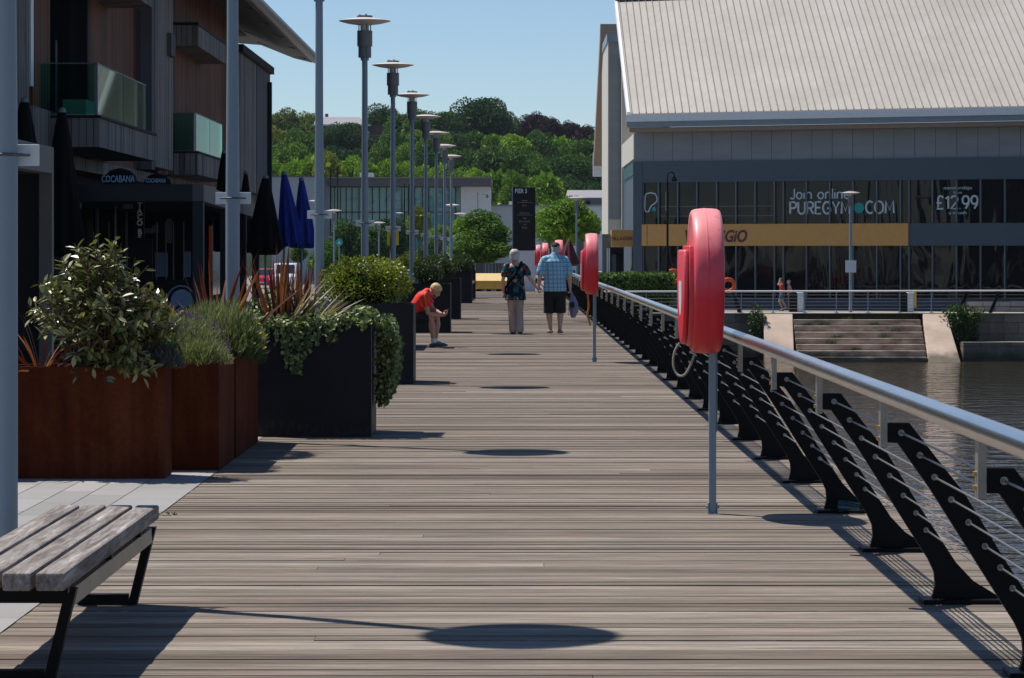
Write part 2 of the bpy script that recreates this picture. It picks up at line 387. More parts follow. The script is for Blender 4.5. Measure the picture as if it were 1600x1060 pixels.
# leaves
M['leaf_mid'] = leafmat('mid_green_leaves', [(.020, .048, .010), (.040, .085, .016), (.070, .125, .025)], .55, .22, .3)
M['leaf_bright'] = leafmat('bright_green_leaves', [(.035, .075, .010), (.075, .135, .018), (.125, .19, .03)], .55, .25, .3)
M['leaf_dark'] = leafmat('dark_green_leaves', [(.008, .024, .010), (.016, .042, .015), (.028, .062, .018)], .55, .15, .3)
M['leaf_olive'] = leafmat('olive_green_leaves', [(.045, .062, .014), (.075, .095, .022), (.11, .13, .035)], .55, .22, .3)
M['leaf_purple'] = leafmat('copper_beech_leaves', [(.012, .008, .016), (.022, .012, .024), (.035, .018, .030)], .55, .1, .3)
M['leaf_box'] = leafmat('box_bush_leaves', [(.050, .090, .005), (.145, .200, .012), (.30, .34, .026), (.34, .28, .03)], .4, .22, .4)
M['leaf_boxd'] = leafmat('dark_box_leaves', [(.016, .034, .007), (.042, .072, .012), (.085, .12, .022)], .45, .2, .4)
M['leaf_shrub'] = leafmat('glossy_olive_leaves', [(.070, .080, .016), (.14, .15, .035), (.22, .225, .07), (.33, .32, .15)], .34, .14, .8)
M['leaf_ivy'] = leafmat('variegated_ivy', [(.040, .075, .022), (.090, .135, .042), (.21, .26, .09), (.38, .40, .18)], .45, .2, .4)
M['leaf_herb'] = leafmat('grey_green_herbs', [(.075, .09, .035), (.15, .165, .07), (.27, .275, .15), (.38, .375, .24)], .6, .25, .3)
M['leaf_lav'] = leafmat('lavender_blue_leaves', [(.05, .06, .06), (.09, .10, .10), (.13, .14, .14)], .6, .2, .3)
M['leaf_red'] = leafmat('red_sword_leaves', [(.055, .010, .010), (.13, .022, .018), (.22, .06, .035), (.30, .12, .07)], .4, .25, .4)
M['leaf_straw'] = leafmat('straw_sword_leaves', [(.34, .25, .16), (.48, .40, .27), (.22, .16, .10)], .5, .2, .4)
for k_, c_ in {'far_mid': [(.022, .050, .010), (.045, .090, .016), (.080, .135, .026)], 'far_bright': [(.045, .085, .012), (.085, .150, .020), (.14, .21, .035)], 'far_dark': [(.010, .028, .012), (.022, .052, .018), (.038, .078, .022)], 'far_olive': [(.050, .066, .014), (.085, .105, .022), (.125, .145, .036)], 'far_purple': [(.016, .010, .020), (.030, .016, .030), (.046, .024, .038)]}.items():
    M[k_] = leafmat(k_+'_crown_leaves', [mul(q_, 2.05 if k_ != 'far_purple' else 1.2) for q_ in c_], .6, .16, .15, k_ != 'far_purple')
M['flower_y'] = leafmat('yellow_flowers', [(.7, .45, .02), (.75, .55, .05)], .6, .2, .3)
M['flower_p'] = leafmat('purple_flowers', [(.10, .04, .16), (.18, .07, .24)], .6, .2, .3)
# clothes
def floral():
    t = NT('floral_blouse_cloth').set(.8, 0, .2)
    v = t.n('TexVoronoi'); v.inputs['Scale'].default_value = 13; t.l(t.coord(), v.inputs['Vector'])
    sp = t.n('SeparateColor'); t.l(v.outputs['Color'], sp.inputs[0])
    c = t.ramp(sp.outputs[0], [(0, (.006, .012, .022)), (.34, (.010, .02, .035)), (.35, (.015, .12, .15)), (.62, (.02, .10, .12)), (.70, (.20, .03, .03)), (.82, (.24, .05, .02)), (.83, (.32, .26, .31)), (1, (.30, .24, .27))], 'CONSTANT')
    n = t.noise(t.coord((16, 16, 16)), 1, 4, .6, 1)
    t.base(t.mix(t.math('GREATER_THAN', n, .52), c, (.008, .016, .026))); return t.m
M['floral'] = floral()
def plaid():
    t = NT('blue_check_shirt_cloth').set(.8, 0, .2)
    c = t.n('TexCoord'); sp = t.n('SeparateXYZ'); t.l(c.outputs['Object'], sp.inputs[0])
    def band(o, p, w): return t.math('LESS_THAN', t.math('FRACT', t.math('DIVIDE', o, p)), w)
    a = t.math('ADD', sp.outputs['X'], t.math('MULTIPLY', sp.outputs['Y'], .6)); z = sp.outputs['Z']
    k = t.mix(t.math('MULTIPLY', band(a, .076, .42), .55), (.30, .58, .72), (.025, .15, .36))
    k = t.mix(t.math('MULTIPLY', band(z, .08, .42), .5), k, (.03, .20, .42))
    k = t.mix(t.math('MULTIPLY', band(z, .08, .12), .45), k, (.65, .75, .8))
    k = t.mix(t.math('MULTIPLY', band(a, .076, .12), .45), k, (.65, .75, .8)); t.base(k); return t.m
M['plaid'] = plaid()
M['trousers'] = plain('pale_taupe_trousers', (.36, .30, .28), .85, 0, .14, (9, 9, 3), .6, None, .012)
M['navy_shorts'] = plain('black_navy_shorts', (.008, .009, .014), .85, 0, .2)
M['red_shirt'] = plain('red_football_shirt', (.74, .022, .012), .7, 0, .14, (7, 7, 4), .5, None, .012)
M['hair_grey'] = plain('silver_hair', (.50, .47, .42), .7, 0, .3, (40, 40, 12), .6)
M['hair_blond'] = plain('blond_hair', (.62, .44, .22), .6, 0, .3, (40, 40, 20), .6)
M['hair_brown'] = plain('brown_hair', (.10, .05, .03), .6, 0, .3, (40, 40, 12), .6)
M['navy_cap'] = plain('navy_cap_cloth', (.010, .012, .022), .8)
M['shoe_grey'] = plain('slate_trainers', (.06, .08, .12), .7)
M['shoe_brown'] = plain('brown_sandals', (.07, .04, .025), .7)
M['denim'] = plain('denim_shorts', (.05, .10, .18), .85)
M['pink'] = plain('pink_top_cloth', (.55, .16, .18), .8)
M['lilac'] = plain('lilac_plastic_bag', (.20, .17, .30), .45, 0, .5, (10, 10, 6), .3)
M['eye'] = plain('eye_dark', (.02, .015, .012), .2)
M['screen'] = plain('phone_shell', (.55, .56, .56), .2)
# ================================================================== SETTING
DECK_L, DECK_R, DECK_END = -2.14, 2.42, 124.0
# ground: one sheet, with the dock cut out of it
xs = [-3000, -300, DECK_L-.004, DECK_R, 60, 300, 3000]
ys = [-600, -40, -5, 60, DECK_END, 134.0, 150, 300, 900, 4000]
def gz(x, y):
    if x > DECK_R+1e-3 and y >= 134: return -1.10
    if y <= DECK_END: return -.012
    if y < 150: return -.012-1.19*(y-DECK_END)/26
    return -1.2
m = MB()
for i in range(len(xs)-1):
    for j in range(len(ys)-1):
        x0, x1, y0, y1 = xs[i], xs[i+1], ys[j], ys[j+1]
        if x0 >= DECK_R and y1 <= 134: continue          # water
        if x0 >= DECK_L-.01 and x1 <= DECK_R and y0 >= -5 and y1 <= DECK_END: continue   # boardwalk
        e = .01 if x0 >= DECK_R else -.01
        c = (x0+x1)/2
        q = lambda x, y: (x, y, gz(x+e, y))
        m.add([q(x0, y0), q(x1, y0), q(x1, y1), q(x0, y1)], [(0, 1, 2, 3)])
structure(m.build('ground', M['ground']))
# boardwalk of transverse grooved boards
m = MB(); rn = random.Random(5); y = -4.98
P = .148
while y < DECK_END-.1:
    xx = DECK_L; br = sorted([xx+rn.uniform(.8, 3.9)]) if rn.random() < .10 else []
    for x1 in br+[DECK_R]:
        z = rn.uniform(-.0022, .0022); tl = rn.uniform(-.0016, .0016); e = rn.uniform(-.0012, .0012)
        a, b = xx+.0015, x1-.0015; gp = rn.uniform(.006, .012)
        m.add([(a, y+e, -.032), (b, y-e, -.032), (b, y+P-gp, -.032), (a, y+P-gp, -.032),
               (a, y+e, z-tl), (b, y-e, z-tl), (b, y+P-gp, z+tl), (a, y+P-gp, z+tl)],
              [(4, 5, 6, 7), (0, 1, 5, 4), (1, 2, 6, 5), (2, 3, 7, 6), (3, 0, 4, 7)])
        xx = x1
    y += P
structure(m.build('boardwalk', M['deck']))
m = MB(); m.box((DECK_L, -5, -.30), (DECK_R, DECK_END, -.035)); m.box((DECK_R-.12, -5, -.62), (DECK_R+.05, DECK_END, -.302))
for k in range(24): m.cyl((DECK_R-.4, 9+k*5, -4), (DECK_R-.4, 9+k*5, -.301), .16, n=10)
structure(m.build('boardwalk_beams', M['black']))
m = MB(); m.box((-2.6, -40, -4), (1.2, DECK_END+.02, -.305)); m.box((DECK_L, DECK_END, -4), (DECK_R+.03, 134, -.35))
structure(m.build('boardwalk_footing', M['dock']))
# granite paving left of the boardwalk
m = MB(); l = .92; xe = DECK_L-.006
for i in range(30):
    w = [.39, .25, .22, .25, .31][i % 5]
    for j in range(62):
        x1 = xe; y0 = -5+j*l+(i % 3)*.31
        m.add([(x1-w+.006, y0, .001), (x1, y0, .001), (x1, y0+l-.006, .001), (x1-w+.006, y0+l-.006, .001)], [(0, 1, 2, 3)])
    xe -= w
structure(m.build('paving', M['paving']))
m = MB(); m.add([(DECK_R, -400, -3.13), (300, -400, -3.13), (300, 134.2, -3.13), (DECK_R, 134.2, -3.13)], [(0, 1, 2, 3)])
structure(m.build('water', M['water']))
# wooded hill
def hz(x, y):
    s = min(1, max(0, (y-318)/235)); s = s*s*(3-2*s)
    return -2+17*s*(1-.12*math.tanh(x/60)) + 1.4*s*noise.noise(V((x*.02, y*.02, 1)))
m = MB(); nx, ny = 60, 40
for j in range(ny+1):
    for i in range(nx+1):
        x = -330+660*i/nx; yy = 305+640*j/ny; m.v.append((x, yy, hz(x, yy)))
for j in range(ny):
    for i in range(nx):
        a = j*(nx+1)+i; m.f.append((a, a+1, a+nx+2, a+nx+1))
structure(m.build('hill', M['hill'], smooth=True))

# ================================================================== STREET LAMPS
ORD = ['nearest', 'second', 'third', 'fourth', 'fifth', 'sixth', 'seventh', 'eighth', 'ninth', 'tenth', 'eleventh', 'twelfth', 'thirteenth', 'fourteenth', 'fifteenth', 'sixteenth', 'seventeenth', 'eighteenth', 'nineteenth', 'twentieth']
def lamp_head(root, h=4.71):
    d = h-4.71
    m = MB(); m.lathe([(.05, 4.66), (.066, 4.66), (.066, 4.70), (.05, 4.71)], 16, (0, 0, d)); m.build('collar', M['steel_grey'], root, True)
    m = MB(); m.lathe([(.06, 4.70), (.10, 4.705), (.10, 4.72), (.094, 4.73), (.094, 4.885), (.06, 4.89)], 20, (0, 0, d))
    for k in range(4):
        a = k*math.pi/2+.4; m.cyl((.102*math.cos(a), .102*math.sin(a), 4.705+d), (.102*math.cos(a), .102*math.sin(a), 4.89+d), .008, n=6)
    m.build('lower_canister', M['lamp_body'], root, True)
    m = MB(); m.lathe([(.09, 4.885), (.122, 4.887), (.122, 5.135), (.09, 5.14)], 20, (0, 0, d)); m.build('upper_canister', M['lamp_body'], root, True)
    m = MB(); m.lathe([(.07, 5.135), (.072, 5.235)], 16, (0, 0, d)); m.build('diffuser', M['lamp_glass'], root, True)
    m = MB()
    for k in range(4):
        a = k*math.pi/2+.4; m.cyl((.10*math.cos(a), .10*math.sin(a), 5.13+d), (.10*math.cos(a), .10*math.sin(a), 5.25+d), .009, n=6)
    m.build('spacer_rod', M['lamp_body'], root)
    m = MB(); m.lathe([(.0, 5.222), (.12, 5.228), (.27, 5.25), (.40, 5.284), (.418, 5.294), (.40, 5.302), (.27, 5.325), (.13, 5.345), (0, 5.35)], 36, (0, 0, d)); m.build('disc_shade', M['lamp_disc'], root, True)
    m = MB(); m.lathe([(.0, 5.345), (.125, 5.350), (.125, 5.378), (.0, 5.386)], 20, (0, 0, d)); m.cyl((.02, 0, 5.38+d), (.02, 0, 5.41+d), .012, n=6); m.cyl((-.08, 0, 5.38+d), (-.08, 0, 5.40+d), .012, n=6)
    m.build('top_cap', M['lamp_body'], root, True)
LAMP_Y = [14.3+11.65*k for k in range(10)]
lamp = thing('street_lamp', '', 'street lamp', (0, 0, 0), 'street lamps along the boardwalk')
m = MB(); m.lathe([(.060, .0), (.0595, 2.0), (.050, 3.2), (.045, 4.68)], 20); m.build('pole', M['steel_grey'], lamp, True)
m = MB(); m.lathe([(.0, .002), (.13, .002), (.13, .018), (.064, .02), (.064, .05), (.058, .052)], 20)
for k in range(4): m.cyl((.1*math.cos(k*1.57+.78), .1*math.sin(k*1.57+.78), .018), (.1*math.cos(k*1.57+.78), .1*math.sin(k*1.57+.78), .04), .014, n=6)
m.build('base_flange', M['steel_grey'], lamp, True)
lamp_head(lamp)
m = MB(); m.extr([(-.15, .065, 2.0), (.15, .065, 2.0), (.15, .065, 2.1), (-.15, .065, 2.1)], (0, .008, 0)); pl = m.build('name_plate', M['white_plate'], lamp, bevel=.003)
m = MB(); m.tube([(-.105, .05, 2.05), (-.062, .0, 2.05), (-.045, -.046, 2.05), (0, -.064, 2.05), (.045, -.046, 2.05), (.062, 0, 2.05), (.105, .05, 2.05)], .0075, 6)
m.build('clamp_band', M['dark_clamp'], pl)
lab0 = ['nearest street lamp, blue-grey pole cut off by the left picture edge behind the bench',
        'second street lamp, blue-grey pole rising from behind the rust planters, head out of view',
        'third street lamp, blue-grey pole beside the folded blue parasols, head out of view']
for k, Y in enumerate(LAMP_Y):
    lb = lab0[k] if k < 3 else '%s street lamp of the boardwalk row, grey pole with a flat pale disc head' % ORD[k]
    if k == 4: lb = 'fifth street lamp of the boardwalk row, carrying two yellow plates on its pole'
    o = lamp if k == 0 else dup(lamp, (-2.36, Y, 0), lb)
    o.location = (-2.36, Y, 0); o['label'] = lb
    if k == 4:
        for sx in (-1, 1):
            m = MB(); a = -2.36+sx*.085; m.box((a-.03, Y-.01, 1.72), (a+.03, Y+.01, 2.0)); m.build('yellow_plate', M['yellow_plate'], o, bevel=.003)

# ================================================================== RAILING
rail = thing('waterside_railing', 'long railing of black leaning plates with steel wires and stainless handrail beside the water', 'railing', (1.39, 14.0, 0))
ST = [11.58+2.415*k for k in range(-6, 46)]
m = MB(); m.cyl((1.393, -2.6, 1.072), (1.393, 122.6, 1.072), .037, n=28); m.build('handrail', M['stainless'], rail, True)
for k, (x, z) in enumerate([(1.465, .917), (1.535, .833), (1.59, .75), (1.653, .666), (1.718, .58), (1.78, .49), (1.838, .41), (1.884, .332)]):
    m = MB(); m.cyl((x, -2.6, z), (x, 122.4, z), .0042, n=6); m.build('tension_wire', M['wire'], rail)
prof = [(1.912, .022), (1.926, .08), (1.921, .14), (1.893, .20), (1.845, .275), (1.574, .705), (1.452, .878), (1.413, .88), (1.413, .954), (1.496, .954), (1.60, .82), (1.703, .690), (1.861, .430), (2.02, .185), (2.10, .10), (2.228, .022)]
m = MB(); m.extr([(x, -.016, z) for x, z in prof], (0, .032, 0))
st = m.build('stanchion', M['black_steel'], rail)
m = MB(); m.box((1.863, -.09, .002), (2.27, .09, .0215)); m.build('base_plate', M['black_steel'], st, bevel=.003)
HOLES = [(1.465, .917), (1.535, .833), (1.59, .75), (1.653, .666), (1.718, .58), (1.78, .49), (1.838, .41), (1.884, .332)]
for x, z in HOLES:
    m = MB(); m.cyl((x, -.045, z), (x, .03, z), .0078, n=8); m.cyl((x, -.022, z), (x, -.0165, z), .0125, n=10)
    m.build('wire_ferrule', M['wire'], st, True)
m = MB(); m.box((1.385, -.028, .862), (1.4125, .028, 1.04)); m.build('rail_bracket', M['bracket'], st, bevel=.003)
m = MB()
for z in (.895, .937): m.cyl((1.375, -.0, z), (1.385, -.0, z), .008, n=8)
m.build('bolt', M['brass'], st)
for o in [st]+list(st.children):                                     # local to its own foot so copies slide along the deck
    if o is st: o.location = (0, 0, 0)
base = wloc(rail)
for o in [st]+list(st.children):
    for v in o.data.vertices: v.co += base; 
# plate meshes are now in world x/z and local y; the stanchion object carries the offset
st.location = (-base.x, ST[0]-base.y, -base.z)
for i_, Y in enumerate(ST[1:]):
    c = copy_tree(st, rail); c.location = (-base.x, Y-base.y, -base.z)
    if i_ >= 16:                                                      # too far off for its ferrules to show
        for k in list(c.children):
            if k.name.startswith('wire_ferrule'): bpy.data.objects.remove(k)

# ================================================================== LIFEBUOY HOUSINGS
def lifebuoy():
    r = thing('lifebuoy_housing', '', 'lifebuoy housing', (0, 0, 0), 'lifebuoy housings along the railing')
    m = MB(); m.lathe([(0, -.070), (.37, -.070), (.385, -.075), (.402, -.082), (.418, -.082), (.430, -.074), (.437, -.055), (.441, -.02), (.442, .01), (.441, .05), (.437, .080), (.428, .094), (.412, .100), (0, .102)], 56, (0, 0, 1.42), 'x')
    sh = m.build('round_shell', M['buoy'], r, True)
    m = MB(); m.lathe([(.439, -.004), (.444, -.003), (.444, .003), (.439, .004)], 56, (0, 0, 1.42), 'x'); m.build('moulding_seam', M['buoy'], sh, True)
    # front door: a disc cut flat on top, standing proud of the shell, with a raised lip
    def dshape(R_, top, n=40):
        pts = []
        a0 = math.asin(top/R_)
        for k in range(n+1):
            a = a0-(math.pi+2*a0)*k/n; pts.append((R_*math.cos(a), R_*math.sin(a)))
        return pts
    m = MB(); m.extr([(-.071, y, 1.42+z) for y, z in dshape(.395, .215)], (-.040, 0, 0)); d = m.build('door', M['door_red'], r, bevel=.008)
    m = MB(); m.extr([(-.1125, y, 1.41+z) for y, z in dshape(.375, .20)], (-.030, 0, 0)); m.build('door_panel', M['buoy'], d, bevel=.012)
    m = MB(); m.extr([(-.1435, y*.5, 1.36+z*.5) for y, z in dshape(.30, .12)], (-.002, 0, 0)); m.build('notice', M['white_plate'], d)
    m = MB(); m.box((.030, -.022, .004), (.074, .022, 1.02)); m.box((.076, -.03, .5), (.08, .03, 1.0)); m.build('post', M['steel_grey'], r, bevel=.004)
    m = MB(); m.box((.022, -.05, .003), (.082, .05, .009)); m.box((.022, -.032, .009), (.029, .032, .07)); m.box((.075, -.032, .009), (.082, .032, .07)); m.cyl((.012, 0, .045), (.092, 0, .045), .009, n=8)
    m.build('foot_bracket', M['steel_grey'], r)
    return r
lb = lifebuoy()
LBY = [(1.168, 18.7), (1.14, 44.4), (1.06, 70.0), (1.03, 96.0), (1.03, 121.0)]
for k, (x, Y) in enumerate(LBY):
    lab = ['nearest pink and red lifebuoy housing on a grey post beside the handrail',
           'red lifebuoy housing with a mossy yellow top, on a post right of the walking couple',
           'red lifebuoy housing half hidden by the head of the man in the check shirt',
           'middle one of the three small lifebuoy housings seen between the walking couple',
           'farthest lifebuoy housing, leftmost red one between the walking couple'][k]
    o = lb if k == 0 else dup(lb, (x, Y, 0), lab)
    o.location = (x, Y, 0); o['label'] = lab
    if k == 1:
        for c in o.children:
            if c.name.startswith('round_shell'):
                c.data = c.data.copy(); c.data.materials[0] = M['buoy_moss']
def rope(pts, r, m_, lab):
    # smooth the path a little
    P_ = [V(p) for p in pts]; out = []
    for i in range(len(P_)-1):
        p0, p1, p2, p3 = P_[max(i-1, 0)], P_[i], P_[i+1], P_[min(i+2, len(P_)-1)]
        for k in range(6):
            t_ = k/6; out.append(.5*((2*p1)+(p2-p0)*t_+(2*p0-5*p1+4*p2-p3)*t_*t_+(3*p1-p0-3*p2+p3)*t_**3))
    out.append(P_[-1]); m = MB(); m.tube(out, r, 8)
    return tag(m.build('rope', m_, smooth=True), lab, 'rope')
YB = 18.62
rope([PT(1086, 552, YB), PT(1077, 575, YB), PT(1068, 587, YB), PT(1058, 585, YB+.03), PT(1052, 570, YB+.05), PT(1054, 550, YB+.06), PT(1062, 536, YB+.06)], .0075, M['rope'], 'grey rope loop hanging below the nearest lifebuoy housing')
rope([PT(918, 460, 44.2), PT(920, 478, 44.2), PT(918, 492, 44.2), PT(921, 503, 44.2), PT(922, 509, 44.2)], .014, M['gold_rope'], 'orange rope hanging below the lifebuoy housing with mossy top')

# ================================================================== BENCHES
def bench(name, label, y0, y1, xr, group=None):
    r = thing(name, label, 'bench', (xr-.24, (y0+y1)/2, 0), group)
    for i in range(4):
        x1 = xr-i*.120; m = MB(); a, b = x1-.103, x1
        m.hexa([(a, y0, .385), (b, y0, .385), (b, y1, .385), (a, y1, .385)], [(a, y0, .45), (b, y0, .45), (b, y1, .45), (a, y1, .45)])
        m.build('seat_slat', M['bench_wood'], r, bevel=.009)
    xl = xr-.463
    for s, nm in ((0, 'side_beam'), (1, 'side_beam')):
        x = xr-.045 if s == 0 else xl+.045
        m = MB(); m.box((x-.02, y0+.42, .285), (x+.02, y1-.03, .352)); m.build('side_beam', M['side_beam'] if 'side_beam' in M else M['bracket'], r)
    m = MB()
    for yy in (y0+.25, (y0+y1)/2, y1-.5): m.box((xl+.02, yy-.025, .353), (xr-.02, yy+.025, .384))
    m.build('cross_batten', M['black_steel'], r)
    for yy in (y0+.40, y1-.03):
        m = MB()
        t_ = .05
        for sx in (-1, 1):
            xt = xr-.03 if sx > 0 else xl+.03; xb = xt-sx*.085
            m.hexa([(xb-.02, yy-.03, .006), (xb+.02, yy-.03, .006), (xb+.02, yy+.03, .006), (xb-.02, yy+.03, .006)],
                   [(xt-.02, yy-.03, .353), (xt+.02, yy-.03, .353), (xt+.02, yy+.03, .353), (xt-.02, yy+.03, .353)])
        m.box((xl+.135, yy-.028, .006), (xr-.135, yy+.028, .05)); m.box((xl+.052, yy-.028, .30), (xr-.052, yy+.028, .350))
        m.build('leg_frame', M['black_steel'], r)
    return r
bench('slatted_bench', 'weathered four-slat timber bench on black legs in the near left corner', 10.98, 13.93, -1.60)
bench('slatted_bench', 'slatted bench between grey planters on which the man in red sits', 49.6, 52.6, -1.62)
bench('slatted_bench', 'far slatted bench hidden behind the row of grey planters', 98.3, 101.3, -1.78)

# ================================================================== PLANTERS
def planter(lab, x0, x1, y0, y1, h, mat_, group, cat='planter', trim=None):
    r = thing('planter', lab, cat, ((x0+x1)/2, (y0+y1)/2, .004), group)
    w = .035
    m = MB(); z0 = .004
    m.box((x0, y0, z0), (x1, y0+w, h)); m.box((x0, y1-w, z0), (x1, y1, h))
    m.box((x0, y0+w, z0), (x0+w, y1-w, h)); m.box((x1-w, y0+w, z0), (x1, y1-w, h))
    m.build('box', mat_, r, bevel=.004)
    if trim:
        m = MB(); m.box((x1+.001, y0-.002, z0), (x1+.006, y0+.014, h+.003)); m.build('corner_trim', trim, r)
    m = MB(); m.box((x0+w, y0+w, h-.16), (x1-w, y1-w, h-.06)); m.build('soil', M['soil'], r)
    return r
G1, G2 = 'rust steel planters', 'slate grey cube planters along the boardwalk'
planter('large rust steel planter holding the big glossy olive shrub', -3.72, -2.44, 21.6, 22.03, .79, M['rust'], G1)
planter('smaller rust steel planter of grey green herbs with the lit front corner', -2.86, -2.14, 22.42, 23.67, .785, M['rust'], G1)
planter('rust steel planter behind the herb planter, just before the first grey planter', -2.86, -2.13, 23.72, 25.78, .78, M['rust'], G1)
SL = [(26.5, 'nearest slate grey cube planter with ivy spilling over its front'), (37.1, 'slate grey cube planter under the large round box bush'),
      (60.5, 'slate grey cube planter right behind the man sitting in red'), (72.5, 'fourth slate grey cube planter counted from the ivy one'),
      (94.8, 'fifth slate grey cube planter counted from the ivy one'), (103.8, 'farthest slate grey cube planter of the row')]
for Y, lab in SL:
    x1 = -1.215 if Y < 30 else (-1.192 if Y < 40 else (-1.215 if Y < 80 else -1.235))
    planter(lab, x1-1.0, x1, Y, Y+1.0, .965, M['slate'], G2, trim=M['slate_trim'])
    if Y < 30:
        pass
# plastic cup left on the deck
m = MB(); c0 = V((1.985, 18.70, .045)); ax = V((.13, -.03, -.008)); rs = []
for f_, r_ in [(0, .046), (.04, .045), (.5, .038), (1.0, .030), (1.0, .0285), (.5, .0365), (.02, .0435)]:
    ctr = c0+ax*f_; u = ax.cross(V((0, 0, 1))).normalized(); w_ = ax.cross(u).normalized()
    rs.append([ctr+u*r_*math.cos(k*math.pi/10)+w_*r_*math.sin(k*math.pi/10) for k in range(20)])
m.rings(rs, True, False); tag(m.build('plastic_cup', M['clear'], smooth=True), 'clear plastic cup lying on its side at the foot of a railing plate', 'cup')
# ================================================================== PLANTS
def rdir(rn):
    z = rn.uniform(-1, 1); a = rn.uniform(0, 2*math.pi); q = math.sqrt(1-z*z); return V((q*math.cos(a), q*math.sin(a), z))
def leaf(m, c, d, n, L, W, fold=.25):
    d = d.normalized(); s = d.cross(n)
    if s.length < 1e-4: s = d.cross(V((0.3, .2, 1)))
    s.normalize(); n = s.cross(d)
    k = len(m.v)
    for p in (c, c+d*(L*.3)+s*W*.42+n*W*fold*.8, c+d*(L*.65)+s*W*.44+n*W*fold*.8, c+d*L-n*W*fold*.3, c+d*(L*.65)-s*W*.44+n*W*fold*.8, c+d*(L*.3)-s*W*.42+n*W*fold*.8):
        m.v.append(tuple(p))
    m.f.append((k, k+1, k+2, k+3)); m.f.append((k, k+3, k+4, k+5))
def rleaf(m, c, d, n, L, W):          # cheap rhombus leaf
    d = d.normalized(); s = d.cross(n)
    if s.length < 1e-4: s = d.cross(V((0.3, .2, 1)))
    s.normalize(); k = len(m.v)
    m.v += [tuple(c), tuple(c+d*L*.5+s*W*.5), tuple(c+d*L), tuple(c+d*L*.5-s*W*.5)]; m.f.append((k, k+1, k+2, k+3))
def blade(m, p, d, L, W, droop, rn, seg=4):
    d = d.normalized(); s = d.cross(V((0, 0, 1)))
    if s.length < .05: s = rdir(rn)
    s = (s-d*s.dot(d)).normalized(); s.rotate(Matrix.Rotation(rn.uniform(-.9, .9), 3, d))
    k = len(m.v); q = V(p); step = L/seg
    for i in range(seg+1):
        t_ = i/seg; w = W*(1-.25*t_) if t_ < .6 else W*.85*max(.04, (1-t_)/.4)
        m.v += [tuple(q-s*w/2), tuple(q+s*w/2)]
        d = (d+V((0, 0, -droop*(.4+t_)/seg))).normalized(); q = q+d*step
    for i in range(seg): m.f.append((k+2*i, k+2*i+1, k+2*i+3, k+2*i+2))
def bush(rn, lobes, n, L, W, squash=.25, kind=rleaf, shell=.72, nj=.7):
    """leaves spread through the shells of several lobes (c, (rx,ry,rz))"""
    m = MB(); tot = sum(l[1][0]*l[1][1]+l[1][0]*l[1][2] for l in lobes)
    for c, r in lobes:
        k = int(n*(r[0]*r[1]+r[0]*r[2])/tot); c = V(c)
        for _ in range(k):
            d = rdir(rn); q = shell+(1.04-shell)*rn.random()**.6 if rn.random() < .8 else rn.uniform(.3, .8)
            q *= 1+.13*noise.noise(d*3.1+c*2)
            p = c+V((d.x*r[0], d.y*r[1], d.z*r[2]))*q
            dd = (d+rdir(rn)*.8+V((0, 0, -squash))).normalized(); nn = (d+rdir(rn)*nj+V((0, 0, .5 if nj > .5 else .1))).normalized()
            s = rn.uniform(.7, 1.2); kind(m, p, dd, nn, L*s, W*s)
    return m
def plant(name, lab, cat, loc, group=None): return thing(name, lab, cat, loc, group)

# big olive-leaved shrub, shoots with alternate glossy leaves
rn = random.Random(21)
r = plant('olive_shrub', 'big loose shrub with glossy olive leaves in the large rust planter', 'shrub', (-2.88, 21.84, .70))
lm, sm_ = MB(), MB()
tops = []
for k in range(200):
    a = rn.uniform(0, 2*math.pi); q = math.sqrt(rn.random())
    ex, ey = math.cos(a)*q, math.sin(a)*q
    h = .98*(1-.62*q*q)*rn.uniform(.72, 1.05)
    if ex > .25: h *= .80
    tops.append(V((-2.90+ex*.63, 21.82+ey*.40, .72+h)))
tops += [V((-3.10, 21.78, 1.66)), V((-2.97, 21.80, 1.74)), V((-2.80, 21.78, 1.71)), V((-2.74, 21.74, 1.63)), V((-2.58, 21.78, 1.50)), V((-3.3, 21.78, 1.42)), V((-3.36, 21.70, 1.2)), V((-2.42, 21.74, 1.25)), V((-2.36, 21.70, 1.1)), V((-3.2, 21.78, 1.55)), V((-2.66, 21.70, 1.56))]
for k in range(26): tops.append(V((rn.uniform(-3.15, -2.48), 21.54-rn.random()*.10, rn.uniform(.66, .95))))
for T in tops:
    b = V((-2.9+rn.uniform(-.16, .16), 21.84+rn.uniform(-.16, .16), .68)); mid = b.lerp(T, .55)+V((0, 0, .10))
    pts = [b.lerp(mid, .5), mid, mid.lerp(T, .5)+V((0, 0, .02)), T]
    sm_.tube([b]+pts, [.009, .007, .006, .004, .002], 5)
    ln = [(pts[i], pts[i+1]) for i in range(3)]
    nl = rn.randint(11, 16)
    for j in range(nl):
        t_ = j/nl*2.999; i = int(t_); p = ln[i][0].lerp(ln[i][1], t_-i); ax = (ln[i][1]-ln[i][0]).normalized()
        s = rdir(rn); s = (s-ax*s.dot(ax)).normalized(); dd = s*.9+ax*.55+V((0, 0, -.12))
        z = rn.uniform(.75, 1.15); leaf(lm, p+s*.008, dd, (ax*.7+V((0, 0, .8))+rdir(rn)*.5).normalized(), .082*z, .036*z, .18)
lm.build('foliage', M['leaf_shrub'], r); sm_.build('stems', M['stem'], r, True)

